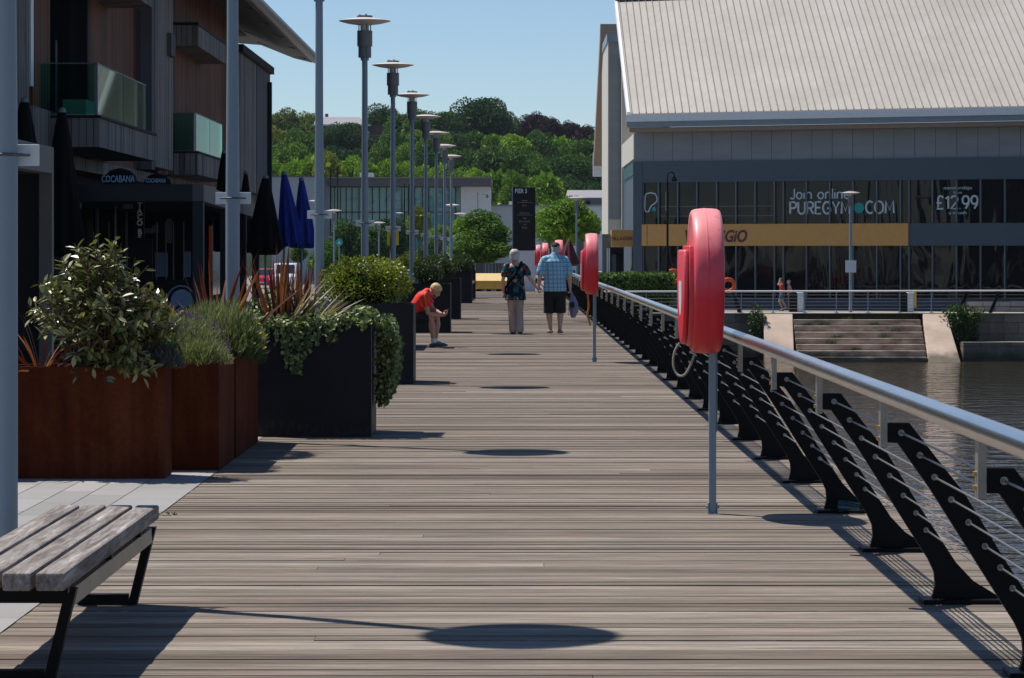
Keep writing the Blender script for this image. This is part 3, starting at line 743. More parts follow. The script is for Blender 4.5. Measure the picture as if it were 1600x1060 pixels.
def sword(lab, c, n, L, W, spread, mat_, rn, droop=.5, el=(.5, 1.4), az=None, group='sword-leaved plants in the planters', name='sword_leaf_plant'):
    r = plant(name, lab, 'plant', c, group); m = MB()
    for k in range(n):
        a = rn.uniform(*(az or (0, 2*math.pi))); e = rn.uniform(*el); d = V((math.cos(a)*math.cos(e), math.sin(a)*math.cos(e), math.sin(e)))
        blade(m, V(c)+V((math.cos(a), math.sin(a), 0))*spread*rn.random(), d, L*rn.uniform(.7, 1.1), W*rn.uniform(.7, 1.2), droop*rn.uniform(.4, 1.5), rn, 5)
    m.build('leaves', mat_, r); return r
sword('reddish sword-leaved plant at the left end of the large rust planter', (-3.34, 21.8, .72), 26, .55, .022, .08, M['leaf_red'], rn, .8, (.2, 1.3))
sword('tall upright red sword-leaved plant behind the ivy planter', (-2.04, 26.9, .88), 46, .74, .030, .12, M['leaf_red'], rn, .25, (1.05, 1.55))
sword('red sword-leaved plant leaning over the herb planter', (-2.42, 25.0, .70), 38, .92, .032, .10, M['leaf_red'], rn, .45, (.75, 1.5))
sword('upright red sword-leaved plant right of the second lamp pole', (-1.84, 26.85, .88), 26, .66, .030, .07, M['leaf_red'], rn, .2, (1.2, 1.56))
sword('straw coloured spiky plant with blades leaning right above the ivy', (-1.80, 26.8, .90), 34, .58, .021, .06, M['leaf_straw'], rn, .35, (.12, 1.0), (-.9, .7))
sword('pair of long pale blades crossing above the herb planter', (-2.02, 26.6, .86), 9, .64, .026, .06, M['leaf_straw'], rn, .15, (.7, 1.1), (-.5, .4))
# mounds of herbs in the second and third rust planters
def herbs(lab, c, rr, n, L, W, mat_, flowers=None, name='herb_plant', group='herbs in the rust planters', up=.9):
    r = plant(name, lab, 'plant', (c[0], c[1], .70), group); m = MB(); c = V(c)
    fl = MB()
    for k in range(n):
        d = rdir(rn); d.z = abs(d.z)*1.0-.25; q = rn.uniform(.45, 1.0)**.7
        q *= 1+.2*noise.noise(d*4+c)
        p = c+V((d.x*rr[0], d.y*rr[1], d.z*rr[2]))*q
        dd = d*.5+V((0, 0, up))+rdir(rn)*.6
        rleaf(m, p, dd, rdir(rn), L*rn.uniform(.6, 1.3), W*rn.uniform(.7, 1.3))
        if flowers and rn.random() < flowers[1]:
            p2 = c+V((d.x*rr[0], d.y*rr[1], d.z*rr[2]))*1.08+V((0, 0, .02))
            if flowers[0] == 'flower_p':
                for z in range(4): rleaf(fl, p2+V((rn.uniform(-.004, .004), rn.uniform(-.004, .004), z*.012)), rdir(rn)+V((0, 0, 1)), rdir(rn), .018, .010)
            else:
                for z in range(5): rleaf(fl, p2, rdir(rn)+V((0, 0, .5)), V((0, -.3, 1)), .019, .015)
    m.build('foliage', M[mat_], r)
    if flowers: fl.build('flowers', M[flowers[0]], r)
    return r
herbs('low lavender with blue grey leaves at the corner of the large rust planter', (-2.50, 21.82, .80), (.16, .18, .18), 1500, .05, .007, 'leaf_lav')
herbs('pale silvery herb mound at the front of the herb planter', (-2.30, 22.62, .80), (.22, .24, .17), 3200, .055, .006, 'leaf_herb')
herbs('leafy green herb at the front left corner of the herb planter', (-2.58, 22.6, .84), (.16, .2, .24), 1100, .055, .014, 'leaf_bright')
herbs('purple flowered lavender in the middle of the herb planter', (-2.48, 23.0, .86), (.34, .3, .30), 3800, .06, .006, 'leaf_herb', ('flower_p', .07))
herbs('tall feathery green herb with yellow flowers in the third rust planter', (-2.34, 24.3, .88), (.38, .6, .40), 8000, .07, .006, 'leaf_herb', ('flower_y', .0022))
herbs('dark feathery herb hanging over the corner of the third rust planter', (-2.16, 24.35, .80), (.19, .55, .40), 5200, .065, .006, 'leaf_mid')
# variegated little shrub between the swords
rb = plant('variegated_shrub', 'small cream and green shrub among the red sword leaves', 'shrub', (-1.95, 27.1, .90))
bush(rn, [((-2.0, 27.0, 1.08), (.24, .2, .22)), ((-1.82, 27.1, 1.04), (.2, .2, .2)), ((-2.16, 27., 1.0), (.18, .2, .18))], 1700, .045, .024).build('foliage', M['leaf_ivy'], rb)
# ivy: mat over the rim, strands down the front, hanging mound on the right side
ri = plant('ivy', 'variegated ivy spilling over the front and side of the nearest grey planter', 'ivy', (-1.7, 26.95, .90))
m = MB(); mt = MB()
for k in range(1500):
    x = rn.uniform(-2.2, -1.2); y = rn.uniform(26.42, 27.4); z = .965+.07*noise.noise(V((x*4, y*4, 3)))+rn.uniform(0, .07)
    leaf(m, V((x, y, z)), rdir(rn)+V((0, -.3, .2)), V((0, -.3, 1))+rdir(rn)*.5, .042*rn.uniform(.6, 1.2), .036, .15)
def strand(x0, length, dens=85, side=False):
    p = V((x0, 26.485, .985)); pts = [p.copy()]
    for k in range(int(length/.03)):
        p = p+V((rn.uniform(-.016, .016), rn.uniform(-.005, .004), -.03)); p.y = min(p.y, 26.487); pts.append(p.copy())
    if len(pts) > 2: mt.tube(pts, .003, 5)
    for q in pts:
        for k in range(3):
            leaf(m, q+rdir(rn)*.016+V((0, -.012, 0)), rdir(rn)*.8+V((0, -.4, -.6)), V((0, -1, .35))+rdir(rn)*.5, .042*rn.uniform(.6, 1.2), .036, .15)
for x0, L in [(-2.15, .12), (-2.1, .10), (-2.05, .16), (-2.0, .30), (-1.97, .38), (-1.93, .26), (-1.90, .42), (-1.86, .44), (-1.83, .40), (-1.80, .30), (-1.78, .26), (-1.74, .22), (-1.70, .18), (-1.66, .12), (-1.60, .13), (-1.57, .20), (-1.54, .15), (-1.50, .08), (-1.4, .05), (-1.3, .05), (-1.25, .04)]:
    strand(x0, L)
for k in range(3600):
    # hanging mound beyond the right face
    u = rn.random(); a = rn.uniform(-1, 1)
    z = 1.03-u*.78*(1-.25*a*a); wd = .20*math.sqrt(max(0, math.sin(math.pi*min(1, (u*.86+.10)))))+.02
    x = -1.21+wd*rn.random()**.45; y = 27.02+a*.42*(1-.45*u)
    n_ = V((1, -.5+a*.4, .5-.4*u)); leaf(m, V((x, y, z)), rdir(rn)*.8+V((.2, -.2, -.6)), n_+rdir(rn)*.5, .042*rn.uniform(.6, 1.2), .036, .15)
for k in range(900):
    a = rn.uniform(0, math.pi); x = -1.32+.18*math.cos(a)*rn.uniform(.6, 1); z = .97+.13*math.sin(a)*rn.uniform(.7, 1); y = rn.uniform(26.6, 27.4)
    leaf(m, V((x, y, z)), rdir(rn)+V((.2, -.2, 0)), V((math.cos(a), -.3, math.sin(a)))+rdir(rn)*.5, .042*rn.uniform(.6, 1.2), .036, .15)
m.build('foliage', M['leaf_ivy'], ri); mt.build('runners', M['stem'], ri)
# clipped box bushes in the cubes
GB = 'round box bushes in the grey planters'
def boxbush(lab, x, Y, rx, rz, z0, n, mat_, L=.036):
    r = plant('box_bush', lab, 'bush', (x, Y+.5, .9), GB)
    lobes = [((x, Y+.5, z0), (rx*.92, .50, rz))]
    for k in range(7):
        a = rn.uniform(0, 6.28); lobes.append(((x+rx*.55*math.cos(a), Y+.5+.3*math.sin(a), z0+rz*rn.uniform(-.1, .35)), (rx*.42, .26, rz*.55)))
    bush(rn, lobes, n, L, L*.62, -.2, rleaf, .8).build('foliage', M[mat_], r)
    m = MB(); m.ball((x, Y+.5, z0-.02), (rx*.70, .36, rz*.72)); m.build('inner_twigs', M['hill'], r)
boxbush('largest round box bush, yellow green, in the second grey planter', -1.80, 37.1, .585, .34, 1.20, 9500, 'leaf_box')
boxbush('dark round box bush behind the man sitting in red', -1.66, 60.5, .31, .32, 1.16, 3600, 'leaf_boxd')
boxbush('fourth box bush, rising behind the dark round one', -1.70, 72.5, .40, .34, 1.22, 3200, 'leaf_boxd', .045)
boxbush('fifth box bush above the grey planters, right of the dark round one', -1.56, 94.8, .40, .34, 1.15, 2600, 'leaf_boxd', .055)
boxbush('farthest box bush at the end of the planter row', -1.62, 103.8, .34, .32, 1.18, 2200, 'leaf_boxd', .055)
# weed at the deck's edge
r = plant('weed', 'small dry weed growing at the edge of the boardwalk by the bench', 'weed', (-2.10, 18.55, 0))
m = MB()
for k in range(26): rleaf(m, V((-2.10+rn.uniform(-.06, .07), 18.55+rn.uniform(-.05, .05), .004)), rdir(rn)+V((0, 0, .3)), rdir(rn), .035, .010)
m.build('foliage', M['leaf_olive'], r)
# ================================================================== PEOPLE
def fuse(name, shells, mat_, parent, vox=.010, smooth=4, label=None):
    """union of closed shells as ONE continuous surface"""
    me = shells.mesh(name+'_raw'); o = bpy.data.objects.new(name+'_raw', me); COL.objects.link(o)
    r = o.modifiers.new('r', 'REMESH'); r.mode = 'VOXEL'; r.voxel_size = vox; r.use_smooth_shade = True
    if smooth:
        s = o.modifiers.new('s', 'SMOOTH'); s.factor = .5; s.iterations = smooth
    out = bpy.data.meshes.new_from_object(o.evaluated_get(bpy.context.evaluated_depsgraph_get()))
    bpy.data.objects.remove(o); bpy.data.meshes.remove(me)
    off = wloc(parent)
    for v in out.vertices: v.co -= off
    out.materials.clear(); out.materials.append(mat_); out.name = name
    out.polygons.foreach_set('use_smooth', [True]*len(out.polygons))
    ob = bpy.data.objects.new(name, out); COL.objects.link(ob); ob.parent = parent
    if label: ob['label'] = label
    return ob
def limb(m, pts, rs, ref=None, n=12):
    """tapered limb with rounded ends"""
    P_ = [V(p) for p in pts]; r = [q if isinstance(q, (tuple, list)) else (q, q) for q in rs]
    a = (P_[0]-P_[1]).normalized(); b = (P_[-1]-P_[-2]).normalized()
    k0, k1 = min(r[0]), min(r[-1])
    sc = lambda t_, k: (t_[0]*k, t_[1]*k)
    P2 = [P_[0]+a*k0*.92, P_[0]+a*k0*.6]+P_+[P_[-1]+b*k1*.6, P_[-1]+b*k1*.92]
    r2 = [sc(r[0], .35), sc(r[0], .8)]+r+[sc(r[-1], .8), sc(r[-1], .35)]
    m.tube(P2, r2, n, ref)
def hand(m, wrist, d, palm_n, s=1.0, curl=.5, thumb_side=1):
    """palm, four fingers of unequal length and a thumb from the palm's side"""
    d = V(d).normalized(); n_ = V(palm_n); n_ = (n_-d*n_.dot(d)).normalized(); w = d.cross(n_)*thumb_side
    W = V(wrist); c = W+d*.045*s
    limb(m, [W, W+d*.03*s, W+d*.085*s], [(.019*s, .024*s), (.015*s, .036*s), (.013*s, .039*s)], n_, 12)
    for i, (o_, L) in enumerate([(.030, .072), (.010, .082), (-.010, .076), (-.029, .060)]):
        p = W+d*.088*s+w*o_*s; q = p+(d*math.cos(curl)+n_*math.sin(curl))*L*.5*s
        t_ = q+(d*math.cos(curl*2.4)+n_*math.sin(curl*2.4))*L*.5*s
        limb(m, [p, q, t_], [.0095*s, .0088*s, .0072*s], None, 8)
    p = W+d*.03*s+w*.030*s; q = p+(d*.65+w*.6+n_*.35).normalized()*.045*s; t_ = q+(d*.85+n_*.4).normalized()*.034*s
    limb(m, [p, q, t_], [.013*s, .0105*s, .0085*s], None, 8)
def head(m, c, up, fwd, s=1.0):
    """c: centre of the head"""
    up = V(up).normalized(); fwd = V(fwd); fwd = (fwd-up*fwd.dot(up)).normalized(); sd = fwd.cross(up)
    c = V(c); rs = []
    for h, rx, ry, o_ in [(-.125, .022, .026, .045), (-.118, .040, .046, .040), (-.09, .054, .068, .022), (-.05, .065, .085, .008), (0, .073, .095, 0), (.045, .075, .098, -.004), (.085, .062, .082, -.008), (.112, .036, .048, -.008), (.12, .012, .016, -.008)]:
        q = c+up*h*s+fwd*o_*s; rs.append([q+sd*rx*s*math.cos(a)+fwd*ry*s*math.sin(a) for a in [2*math.pi*k/18 for k in range(18)]])
    m.rings(rs)
    limb(m, [c+fwd*.085*s+up*.012*s, c+fwd*.108*s-up*.030*s], [.010*s, .015*s], None, 8)                  # nose
    limb(m, [c+fwd*.082*s-up*.066*s-sd*.02*s, c+fwd*.088*s-up*.066*s, c+fwd*.082*s-up*.066*s+sd*.02*s], [.007*s, .010*s, .007*s], None, 8)   # lips
    limb(m, [c+fwd*.080*s+up*.018*s-sd*.042*s, c+fwd*.090*s+up*.022*s, c+fwd*.080*s+up*.018*s+sd*.042*s], [.009*s]*3, None, 8)   # brow
    for e in (-1, 1): limb(m, [c+sd*e*.076*s-up*.030*s-fwd*.002*s, c+sd*e*.080*s+up*.022*s-fwd*.010*s], [(.010*s, .016*s), (.010*s, .022*s)], None, 8)   # ears
def eyes(c, up, fwd, s, parent):
    up = V(up).normalized(); fwd = V(fwd); fwd = (fwd-up*fwd.dot(up)).normalized(); sd = fwd.cross(up); m = MB()
    for e in (-1, 1): m.ball(V(c)+fwd*.083*s+sd*e*.032*s+up*.002*s, .011*s, 10, 6)
    m.build('eyes', M['eye'], parent, True)
def hairshell(name, c, up, fwd, s, mat_, parent, low=-.06, thick=.012, front=.6, vox=.009, lump=.012):
    up = V(up).normalized(); fwd = V(fwd); fwd = (fwd-up*fwd.dot(up)).normalized(); sd = fwd.cross(up); c = V(c); m = MB()
    rs = []
    for h, rx, ry, o_ in [(low, .066, .060, -.034), (low*.4, .074, .078, -.020), (.03, .077, .094, -.010), (.07, .070, .092, -.006), (.10, .052, .068, -.008), (.125, .02, .03, -.01)]:
        q = c+up*h*s+fwd*o_*s
        rs.append([q+sd*(rx+thick)*s*math.cos(a)+fwd*(ry+thick)*s*math.sin(a)*(front if math.sin(a) > 0 and h < .05 else 1) for a in [2*math.pi*k/18 for k in range(18)]])
    m.rings(rs)
    rr = random.Random(3)
    for k in range(46):
        d = rdir(rr); p = c+up*(.03+.08*d.z)*s+sd*d.x*.072*s+fwd*(d.y*.088-.014)*s
        if (p-c).dot(fwd) > .06*s and (p-c).dot(up) < .07*s: continue
        if (p-c).dot(up) < low*s: continue
        m.ball(p, lump*s*rr.uniform(.8, 1.5), 8, 5)
    return fuse(name, m, mat_, parent, vox, 1)
def foot(m, ankle, toe_dir, s=1.0, L=.235, r=.036):
    a = V(ankle); d = V(toe_dir).normalized(); heel = a-d*.05*s; heel.z -= .04*s; toe = a+d*(L-.07)*s; toe.z = heel.z-.004*s
    mid = a+d*.055*s-V((0, 0, .022*s))
    limb(m, [heel, mid, toe.lerp(mid, .25), toe], [(r*.95*s, .030*s), (r*1.05*s, .036*s), (r*1.18*s, .024*s), (r*.8*s, .016*s)], d.cross(V((0, 0, 1))), 12)

def torso(m, hip, chest, neck, side, k=1.0, add=0.0, top=True, hipw=.165, belly=.0, front=None):
    """lofted trunk from the crotch to the neck"""
    hip, chest, neck = V(hip), V(chest), V(neck); up = (chest-hip).normalized()
    P_ = [hip-up*.10*k, hip-up*.02*k, hip+up*.10*k, hip.lerp(chest, .5), hip.lerp(chest, .8), chest, chest.lerp(neck, .55), neck]
    rr = [(hipw*.78, .085), (hipw, .115), (hipw*.97, .112), (hipw*.90+belly, .105+belly), (.165, .112), (.180, .10), (.105, .070), (.055, .055)]
    if not top: P_, rr = P_[:6], rr[:6]
    limb(m, P_, [((a+add)*k, (b+add)*k) for a, b in rr], side, 18)

# ---------------------------------------------------------------- woman walking away
def walkers():
    # --- woman
    o = V((.070, 59.1, .004)); up = V((0, 0, 1)); f = V((0, 1, 0))
    r = thing('person', 'silver-haired woman in a dark floral blouse and pale trousers, walking away hand in hand', 'person', o)
    q = lambda x, y, z: o+V((x, y, z))
    hipc, chest, neck = q(.0, 0, .86), q(-.005, .0, 1.28), q(0, .005, 1.41); hd = q(-.02, .03, 1.515)
    shL, elL, wrL = q(-.185, 0, 1.315), q(-.245, -.04, 1.05), q(-.235, .0, .83)
    shR, elR, wrR = q(.175, 0, 1.315), q(.275, -.02, 1.075), q(.40, .03, .905)
    hips = (q(-.085, 0, .82), q(.085, 0, .82)); kn = (q(-.075, .05, .47), q(.075, -.01, .46)); an = (q(-.05, .02, .085), q(.085, -.06, .095))
    m = MB(); torso(m, hipc, chest, neck, (1, 0, 0), .96); limb(m, [neck-up*.03, hd-up*.07], [.05, .048]); head(m, hd, up, V((.12, 1, 0)), .98)
    for a, b, c in ((shL, elL, wrL), (shR, elR, wrR)): limb(m, [a, a.lerp(b, .5), b, b.lerp(c, .35), c], [.050, .044, .036, .037, .025])
    hand(m, wrL, (0.05, .05, -1), (.9, .2, 0), .95, .45, 1); hand(m, wrR, (.55, .1, -.8), (.5, -.4, .5), .95, .9, 1)
    for i in (0, 1):
        limb(m, [hips[i], kn[i], kn[i].lerp(an[i], .35), an[i]], [.082, .052, .050, .034]); foot(m, an[i]-V((0, 0, .01)), (.05, 1, 0), .92)
    fuse('body', m, M['skin_pale'], r, .008, 3)
    eyes(hd, up, (.12, 1, 0), .98, r)
    hairshell('hair', hd, up, (.12, 1, 0), 1.0, M['hair_grey'], r, -.085, .022)
    m = MB(); torso(m, hipc, chest, neck-up*.085, (1, 0, 0), .96, .022)
    m.tube([q(0, -.005, 1.0), q(0, -.01, .82), q(.0, -.01, .655)], [(.168, .125), (.190, .147), (.205, .160)], 20, (1, 0, 0))
    for a in (shL, shR): m.ball(a+(chest-a)*.10+V((0, 0, -.022)), .066, 14, 10)
    for a, b in ((shL, elL), (shR, elR)): limb(m, [a+(chest-a)*.12, a.lerp(b, .3), a.lerp(b, .62)], [.066, .064, .066])
    fuse('blouse', m, M['floral'], r, .011, 4)
    m = MB(); limb(m, [hipc+up*.02, hipc-up*.10], [(.170, .125), (.172, .128)], (1, 0, 0), 18)
    for i in (0, 1): limb(m, [hips[i], hips[i].lerp(kn[i], .6), kn[i], kn[i].lerp(an[i], .5), an[i]-up*.01], [(.100, .110), (.082, .09), (.072, .078), (.073, .08), (.076, .082)], (1, 0, 0), 14)
    fuse('trousers', m, M['trousers'], r, .010, 4)
    for i in (0, 1):
        m = MB(); foot(m, an[i]-V((0, 0, .022)), (.05, 1, 0), 1.0, .24, .042); fuse('shoe', m, M['shoe_brown'], r, .008, 2)
    # crossbody bag strap and bag in front of her hip
    m = MB(); limb(m, [q(.115, -.02, 1.40), q(.08, -.125, 1.30), q(-.02, -.150, 1.12), q(-.13, -.13, .98), q(-.19, -.02, .90), q(-.2, .10, .86)], [(.006, .026)]*6, (0, 1, 0), 10)
    b = thing('shoulder_bag', 'black shoulder bag worn across the back of the woman in the floral blouse', 'bag', q(-.19, .05, .72)); m.build('strap', M['black_cloth'], b, True)
    m = MB(); m.box(q(-.245, .03, .70), q(-.17, .22, .88)); m.build('pouch', M['black_cloth'], b, bevel=.02)
    # --- man
    o = V((.825, 59.15, .004)); q2 = lambda x, y, z: o+V((x, y, z)); q = q2
    r = thing('person', 'man in a blue check shirt, dark shorts and cap, walking away hand in hand', 'person', o)
    hipc, chest, neck = q(0, 0, .93), q(0, .0, 1.40), q(0, .01, 1.54); hd = q(.02, .05, 1.635)
    shL, elL, wrL = q(-.225, 0, 1.43), q(-.285, -.03, 1.14), q(-.31, .03, .915)
    shR, elR, wrR = q(.225, 0, 1.43), q(.275, -.05, 1.14), q(.295, -.0, .90)
    hips = (q(-.10, 0, .90), q(.10, 0, .90)); kn = (q(-.115, .04, .49), q(.11, .0, .49)); an = (q(-.085, .03, .09), q(.095, -.05, .09))
    m = MB(); torso(m, hipc, chest, neck, (1, 0, 0), 1.08); limb(m, [neck-up*.03, hd-up*.07], [.062, .060]); head(m, hd, up, V((-.15, 1, 0)), 1.03)
    for a, b, c in ((shL, elL, wrL), (shR, elR, wrR)): limb(m, [a, a.lerp(b, .5), b, b.lerp(c, .35), c], [.060, .052, .044, .045, .030])
    hand(m, wrL, (.08, 0, -1), (.1, -1, 0), 1.05, .9, -1); hand(m, wrR, (.05, 0, -1), (-.9, .3, 0), 1.05, 1.1, 1)
    for i in (0, 1):
        limb(m, [hips[i], hips[i].lerp(kn[i], .5), kn[i], kn[i].lerp(an[i], .32), kn[i].lerp(an[i], .7), an[i]], [.095, .078, .058, .064, .045, .036]); foot(m, an[i], ((-.12, .12)[i], 1, 0), 1.08)
    fuse('body', m, M['skin_pale'], r, .008, 3)
    eyes(hd, up, (-.15, 1, 0), 1.03, r)
    hairshell('hair', hd, up, (-.15, 1, 0), 1.02, M['hair_grey'], r, -.06, .006, .4, .009, .008)
    m = MB(); c = hd+up*.045
    rs = []
    for h, a in [(0, .094), (.03, .093), (.065, .075), (.088, .04), (.092, .01)]: rs.append([c+up*h+V((a*.86*math.cos(t_), a*1.12*math.sin(t_)-.006, 0)) for t_ in [2*math.pi*k/20 for k in range(20)]])
    m.rings(rs); m.hexa([c+V((-.07, .09, .0)), c+V((.07, .09, 0)), c+V((.05, .175, -.01)), c+V((-.05, .175, -.01))], [c+V((-.07, .09, .008)), c+V((.07, .09, .008)), c+V((.05, .175, -.004)), c+V((-.05, .175, -.004))])
    m.build('cap', M['navy_cap'], r, True)
    m = MB(); torso(m, hipc, chest, neck-up*.035, (1, 0, 0), 1.08, .030, True, .17, .02)
    m.tube([q(0, 0, 1.15), q(0, -.005, 1.0), q(0, -.005, .825)], [(.208, .156), (.216, .164), (.228, .174)], 20, (1, 0, 0))
    for a in (shL, shR): m.ball(a+(chest-a)*.10+V((0, 0, -.030)), .084, 14, 10)
    limb(m, [shL+V((.03, 0, .012)), chest+V((0, 0, .06)), shR+V((-.03, 0, .012))], [(.07, .075), (.09, .085), (.07, .075)], (0, 0, 1))
    limb(m, [neck-up*.05, neck-up*.005], [(.075, .075), (.070, .070)])
    for a, b in ((shL, elL), (shR, elR)): limb(m, [a+(chest-a)*.12, a.lerp(b, .35), a.lerp(b, .80)], [.082, .082, .088])
    fuse('check_shirt', m, M['plaid'], r, .011, 4)
    m = MB(); limb(m, [hipc+up*.02, hipc-up*.10], [(.185, .135), (.188, .140)], (1, 0, 0), 18)
    for i in (0, 1): m.tube([hips[i]+up*.05, hips[i].lerp(kn[i], .55), kn[i]-up*.085], [(.118, .125), (.108, .115), (.106, .112)], 14, (1, 0, 0))
    fuse('shorts', m, M['navy_shorts'], r, .010, 4)
    for i in (0, 1):
        m = MB(); d = ((-.12, .12)[i], 1, 0); a = an[i]-V((0, 0, .058)); dv = V(d).normalized()
        m.tube([a-dv*.08, a+dv*.0, a+dv*.17, a+dv*.20], [(.034, .014), (.040, .014), (.048, .014), (.03, .012)], 12, dv.cross(V((0, 0, 1))))
        limb(m, [a+dv*.09+V((-.045, 0, .01)), a+dv*.09+V((0, 0, .062)), a+dv*.09+V((.045, 0, .01))], [.010, .010, .010]); limb(m, [a-dv*.06+V((-.036, 0, .02)), a-dv*.09+V((0, 0, .06)), a-dv*.06+V((.036, 0, .02))], [.010]*3)
        fuse('sandal', m, M['shoe_brown'], r, .006, 1)
    # purple carrier bag in his right hand
    b = thing('carrier_bag', 'crumpled lilac and navy carrier bag in the hand of the man in the check shirt', 'bag', q(.355, 0, .3))
    m = MB(); limb(m, [q(.315, .0, .80), q(.335, 0, .72), q(.36, 0, .60), q(.365, 0, .46), q(.355, 0, .36)], [(.018, .02), (.05, .045), (.085, .07), (.090, .075), (.06, .05)], (1, 0, 0), 14)
    rr = random.Random(8)
    for k in range(16): m.ball(q(.36+rr.uniform(-.06, .06), rr.uniform(-.05, .03), rr.uniform(.38, .68)), rr.uniform(.025, .045), 8, 6)
    fuse('sack', m, M['lilac'], b, .010, 2)
    m = MB(); m.tube([q(.300, .02, .805), q(.33, .03, .83), q(.345, .02, .78), q(.338, .0, .70)], .008, 6); m.tube([q(.27, -.02, .60), q(.265, -.02, .45), q(.27, -.02, .36)], .004, 6); m.build('handles', M['lilac'], b, True)
    m = MB(); m.ball(q(.335, -.075, .56), (.05, .02, .06), 12, 8); m.build('navy_print', M['navy_cap'], b, True)
walkers()

# ---------------------------------------------------------------- people sitting on the benches
def sitter(o, lab, shirt, stripe, hair, phone=True, facing=1, vox=.009, beard=None):
    o = V(o); fwd = V((facing, 0, 0)); up = V((0, 0, 1)); q = lambda x, y, z: o+V((x*facing, y, z))
    r = thing('person', lab, 'person', o)
    # x forward (picture right), y away from the camera
    hip, chest, neck = q(0, 0, .555), q(.225, .02, .895), q(.30, .02, .985); hd = q(.425, .0, 1.00)
    hup = V((.62*facing, 0, .78)); hf = V((.72*facing, -.12, -.62))
    shN, elN, wrN = q(.235, -.19, .89), q(.30, -.21, .60), q(.505, -.10, .560)
    shF, elF, wrF = q(.245, .22, .90), q(.375, .19, .66), q(.53, .04, .585)
    knN, anN = q(.345, -.13, .53), q(.400, -.11, .105); knF, anF = q(.46, .10, .52), q(.42, .10, .115)
    m = MB(); torso(m, hip, chest, neck, (0, 1, 0), 1.02); limb(m, [neck-V((.02*facing, 0, .02)), hd-hup*.06], [.058, .055]); head(m, hd, hup, hf, 1.0)
    for a, b, c in ((shN, elN, wrN), (shF, elF, wrF)): limb(m, [a, a.lerp(b, .5), b, b.lerp(c, .35), c], [.062, .054, .045, .044, .030])
    hand(m, wrN, (.9*facing, .25, .1), (.1*facing, .6, .6), 1.0, .75, 1); hand(m, wrF, (.9*facing, -.25, .05), (.1*facing, -.6, .6), 1.0, .75, -1)
    for h, k, a in ((q(.03, -.10, .52), knN, anN), (q(.03, .10, .52), knF, anF)): limb(m, [h, h.lerp(k, .5), k, k.lerp(a, .3), k.lerp(a, .7), a], [.100, .085, .062, .064, .046, .037])
    foot(m, anN-V((0, 0, .02)), (facing, -.1, 0)); foot(m, anF-V((0, 0, .02)), (facing, .1, 0))
    fuse('body', m, M['skin'], r, vox, 3); eyes(hd, hup, hf, 1.0, r)
    hairshell('hair', hd, hup, hf, 1.02, hair, r, -.02, .010, .75, .009, .014)
    m = MB(); torso(m, hip, chest, neck-V((.02*facing, 0, .02)), (0, 1, 0), 1.02, .024)
    for a, b in ((shN, elN), (shF, elF)):
        m.ball(a, .090, 14, 10); m.tube([a.lerp(b, -.02), a.lerp(b, .3), a.lerp(b, .62)], [.086, .084, .088], 14)
    sh = fuse('shirt', m, shirt, r, .011, 3)
    if stripe:
        m = MB(); a, b = shN+V((0.0, -.005, .0)), shN.lerp(elN, .60)
        limb(m, [a+V((.03*facing, .02, .088)), a+V((.02*facing, -.05, .072)), a+V((.012*facing, -.084, .02)), a.lerp(b, .5)+V((.005*facing, -.086, .0)), b+V((.0, -.090, .0))], [(.018, .007)]*5, (1, 0, 0), 8); m.build('shoulder_stripe', stripe, sh, True)
    m = MB(); limb(m, [hip-V((0, 0, .06)), hip+up*.06], [(.16, .17), (.155, .16)], (1, 0, 0), 16)
    for h, k in ((q(.03, -.10, .52), knN), (q(.03, .10, .52), knF)): limb(m, [h, h.lerp(k, .45), h.lerp(k, .70)], [.118, .108, .10])
    fuse('shorts', m, M['navy_shorts'], r, .011, 3)
    for a, dy in ((anN, -.1), (anF, .1)):
        m = MB(); foot(m, a-V((0, 0, .028)), (facing, dy, 0), 1.12, .255, .042); s = fuse('shoe', m, M['shoe_grey'], r, .008, 2)
        m = MB(); m.cyl(a-V((0, 0, .02)), a+V((-.005*facing, 0, .055)), .043, .044, 14); m.build('sock', M['white_plate'], r, True)
    if beard is not None:
        m = MB(); sd = hf.normalized().cross(hup.normalized())
        for k in range(9):
            a = -1.2+2.4*k/8; m.ball(hd-hup.normalized()*.085+hf.normalized()*(.030+.045*math.cos(a))+sd*.052*math.sin(a), .022, 8, 6)
        fuse('beard', m, beard, r, .007, 1)
    if phone:
        r.scale = (.95, .95, .95); c = o+(q(.62, -.03, .615)-o)*.95; ph = thing('phone', 'slim pale phone held in the hands of the man in red', 'phone', c)
        ax = V((.45*facing, 0, .9)).normalized(); n_ = V((.9*facing, 0, -.45)).normalized(); w = V((0, 1, 0))
        m = MB(); m.hexa([c+w*sx*.036+n_*sz*.004-ax*.07 for sx, sz in ((-1, -1), (1, -1), (1, 1), (-1, 1))], [c+w*sx*.036+n_*sz*.004+ax*.07 for sx, sz in ((-1, -1), (1, -1), (1, 1), (-1, 1))])
        m.build('case', M['screen'], ph, bevel=.002)
        m = MB(); cc = c-n_*.0052; m.hexa([cc+w*sx*.032-n_*.0004*sz-ax*.064 for sx, sz in ((-1, -1), (1, -1), (1, 1), (-1, 1))], [cc+w*sx*.032-n_*.0004*sz+ax*.064 for sx, sz in ((-1, -1), (1, -1), (1, 1), (-1, 1))]); m.build('screen', M['black'], ph)
    return r
sitter((-1.68, 51.2, .0), 'blond man in a red shirt sitting bent over his phone between the grey planters', M['red_shirt'], M['orange'], M['hair_blond'], beard=M['hair_brown'])
sitter((-1.85, 99.8, .0), 'far seated person almost hidden behind the grey planters', M['navy_shorts'], None, M['hair_brown'], False)
b = thing('wallet', 'small dark purple wallet lying on the deck by the seated man\'s feet', 'wallet', PT(701, 545, 50.6))
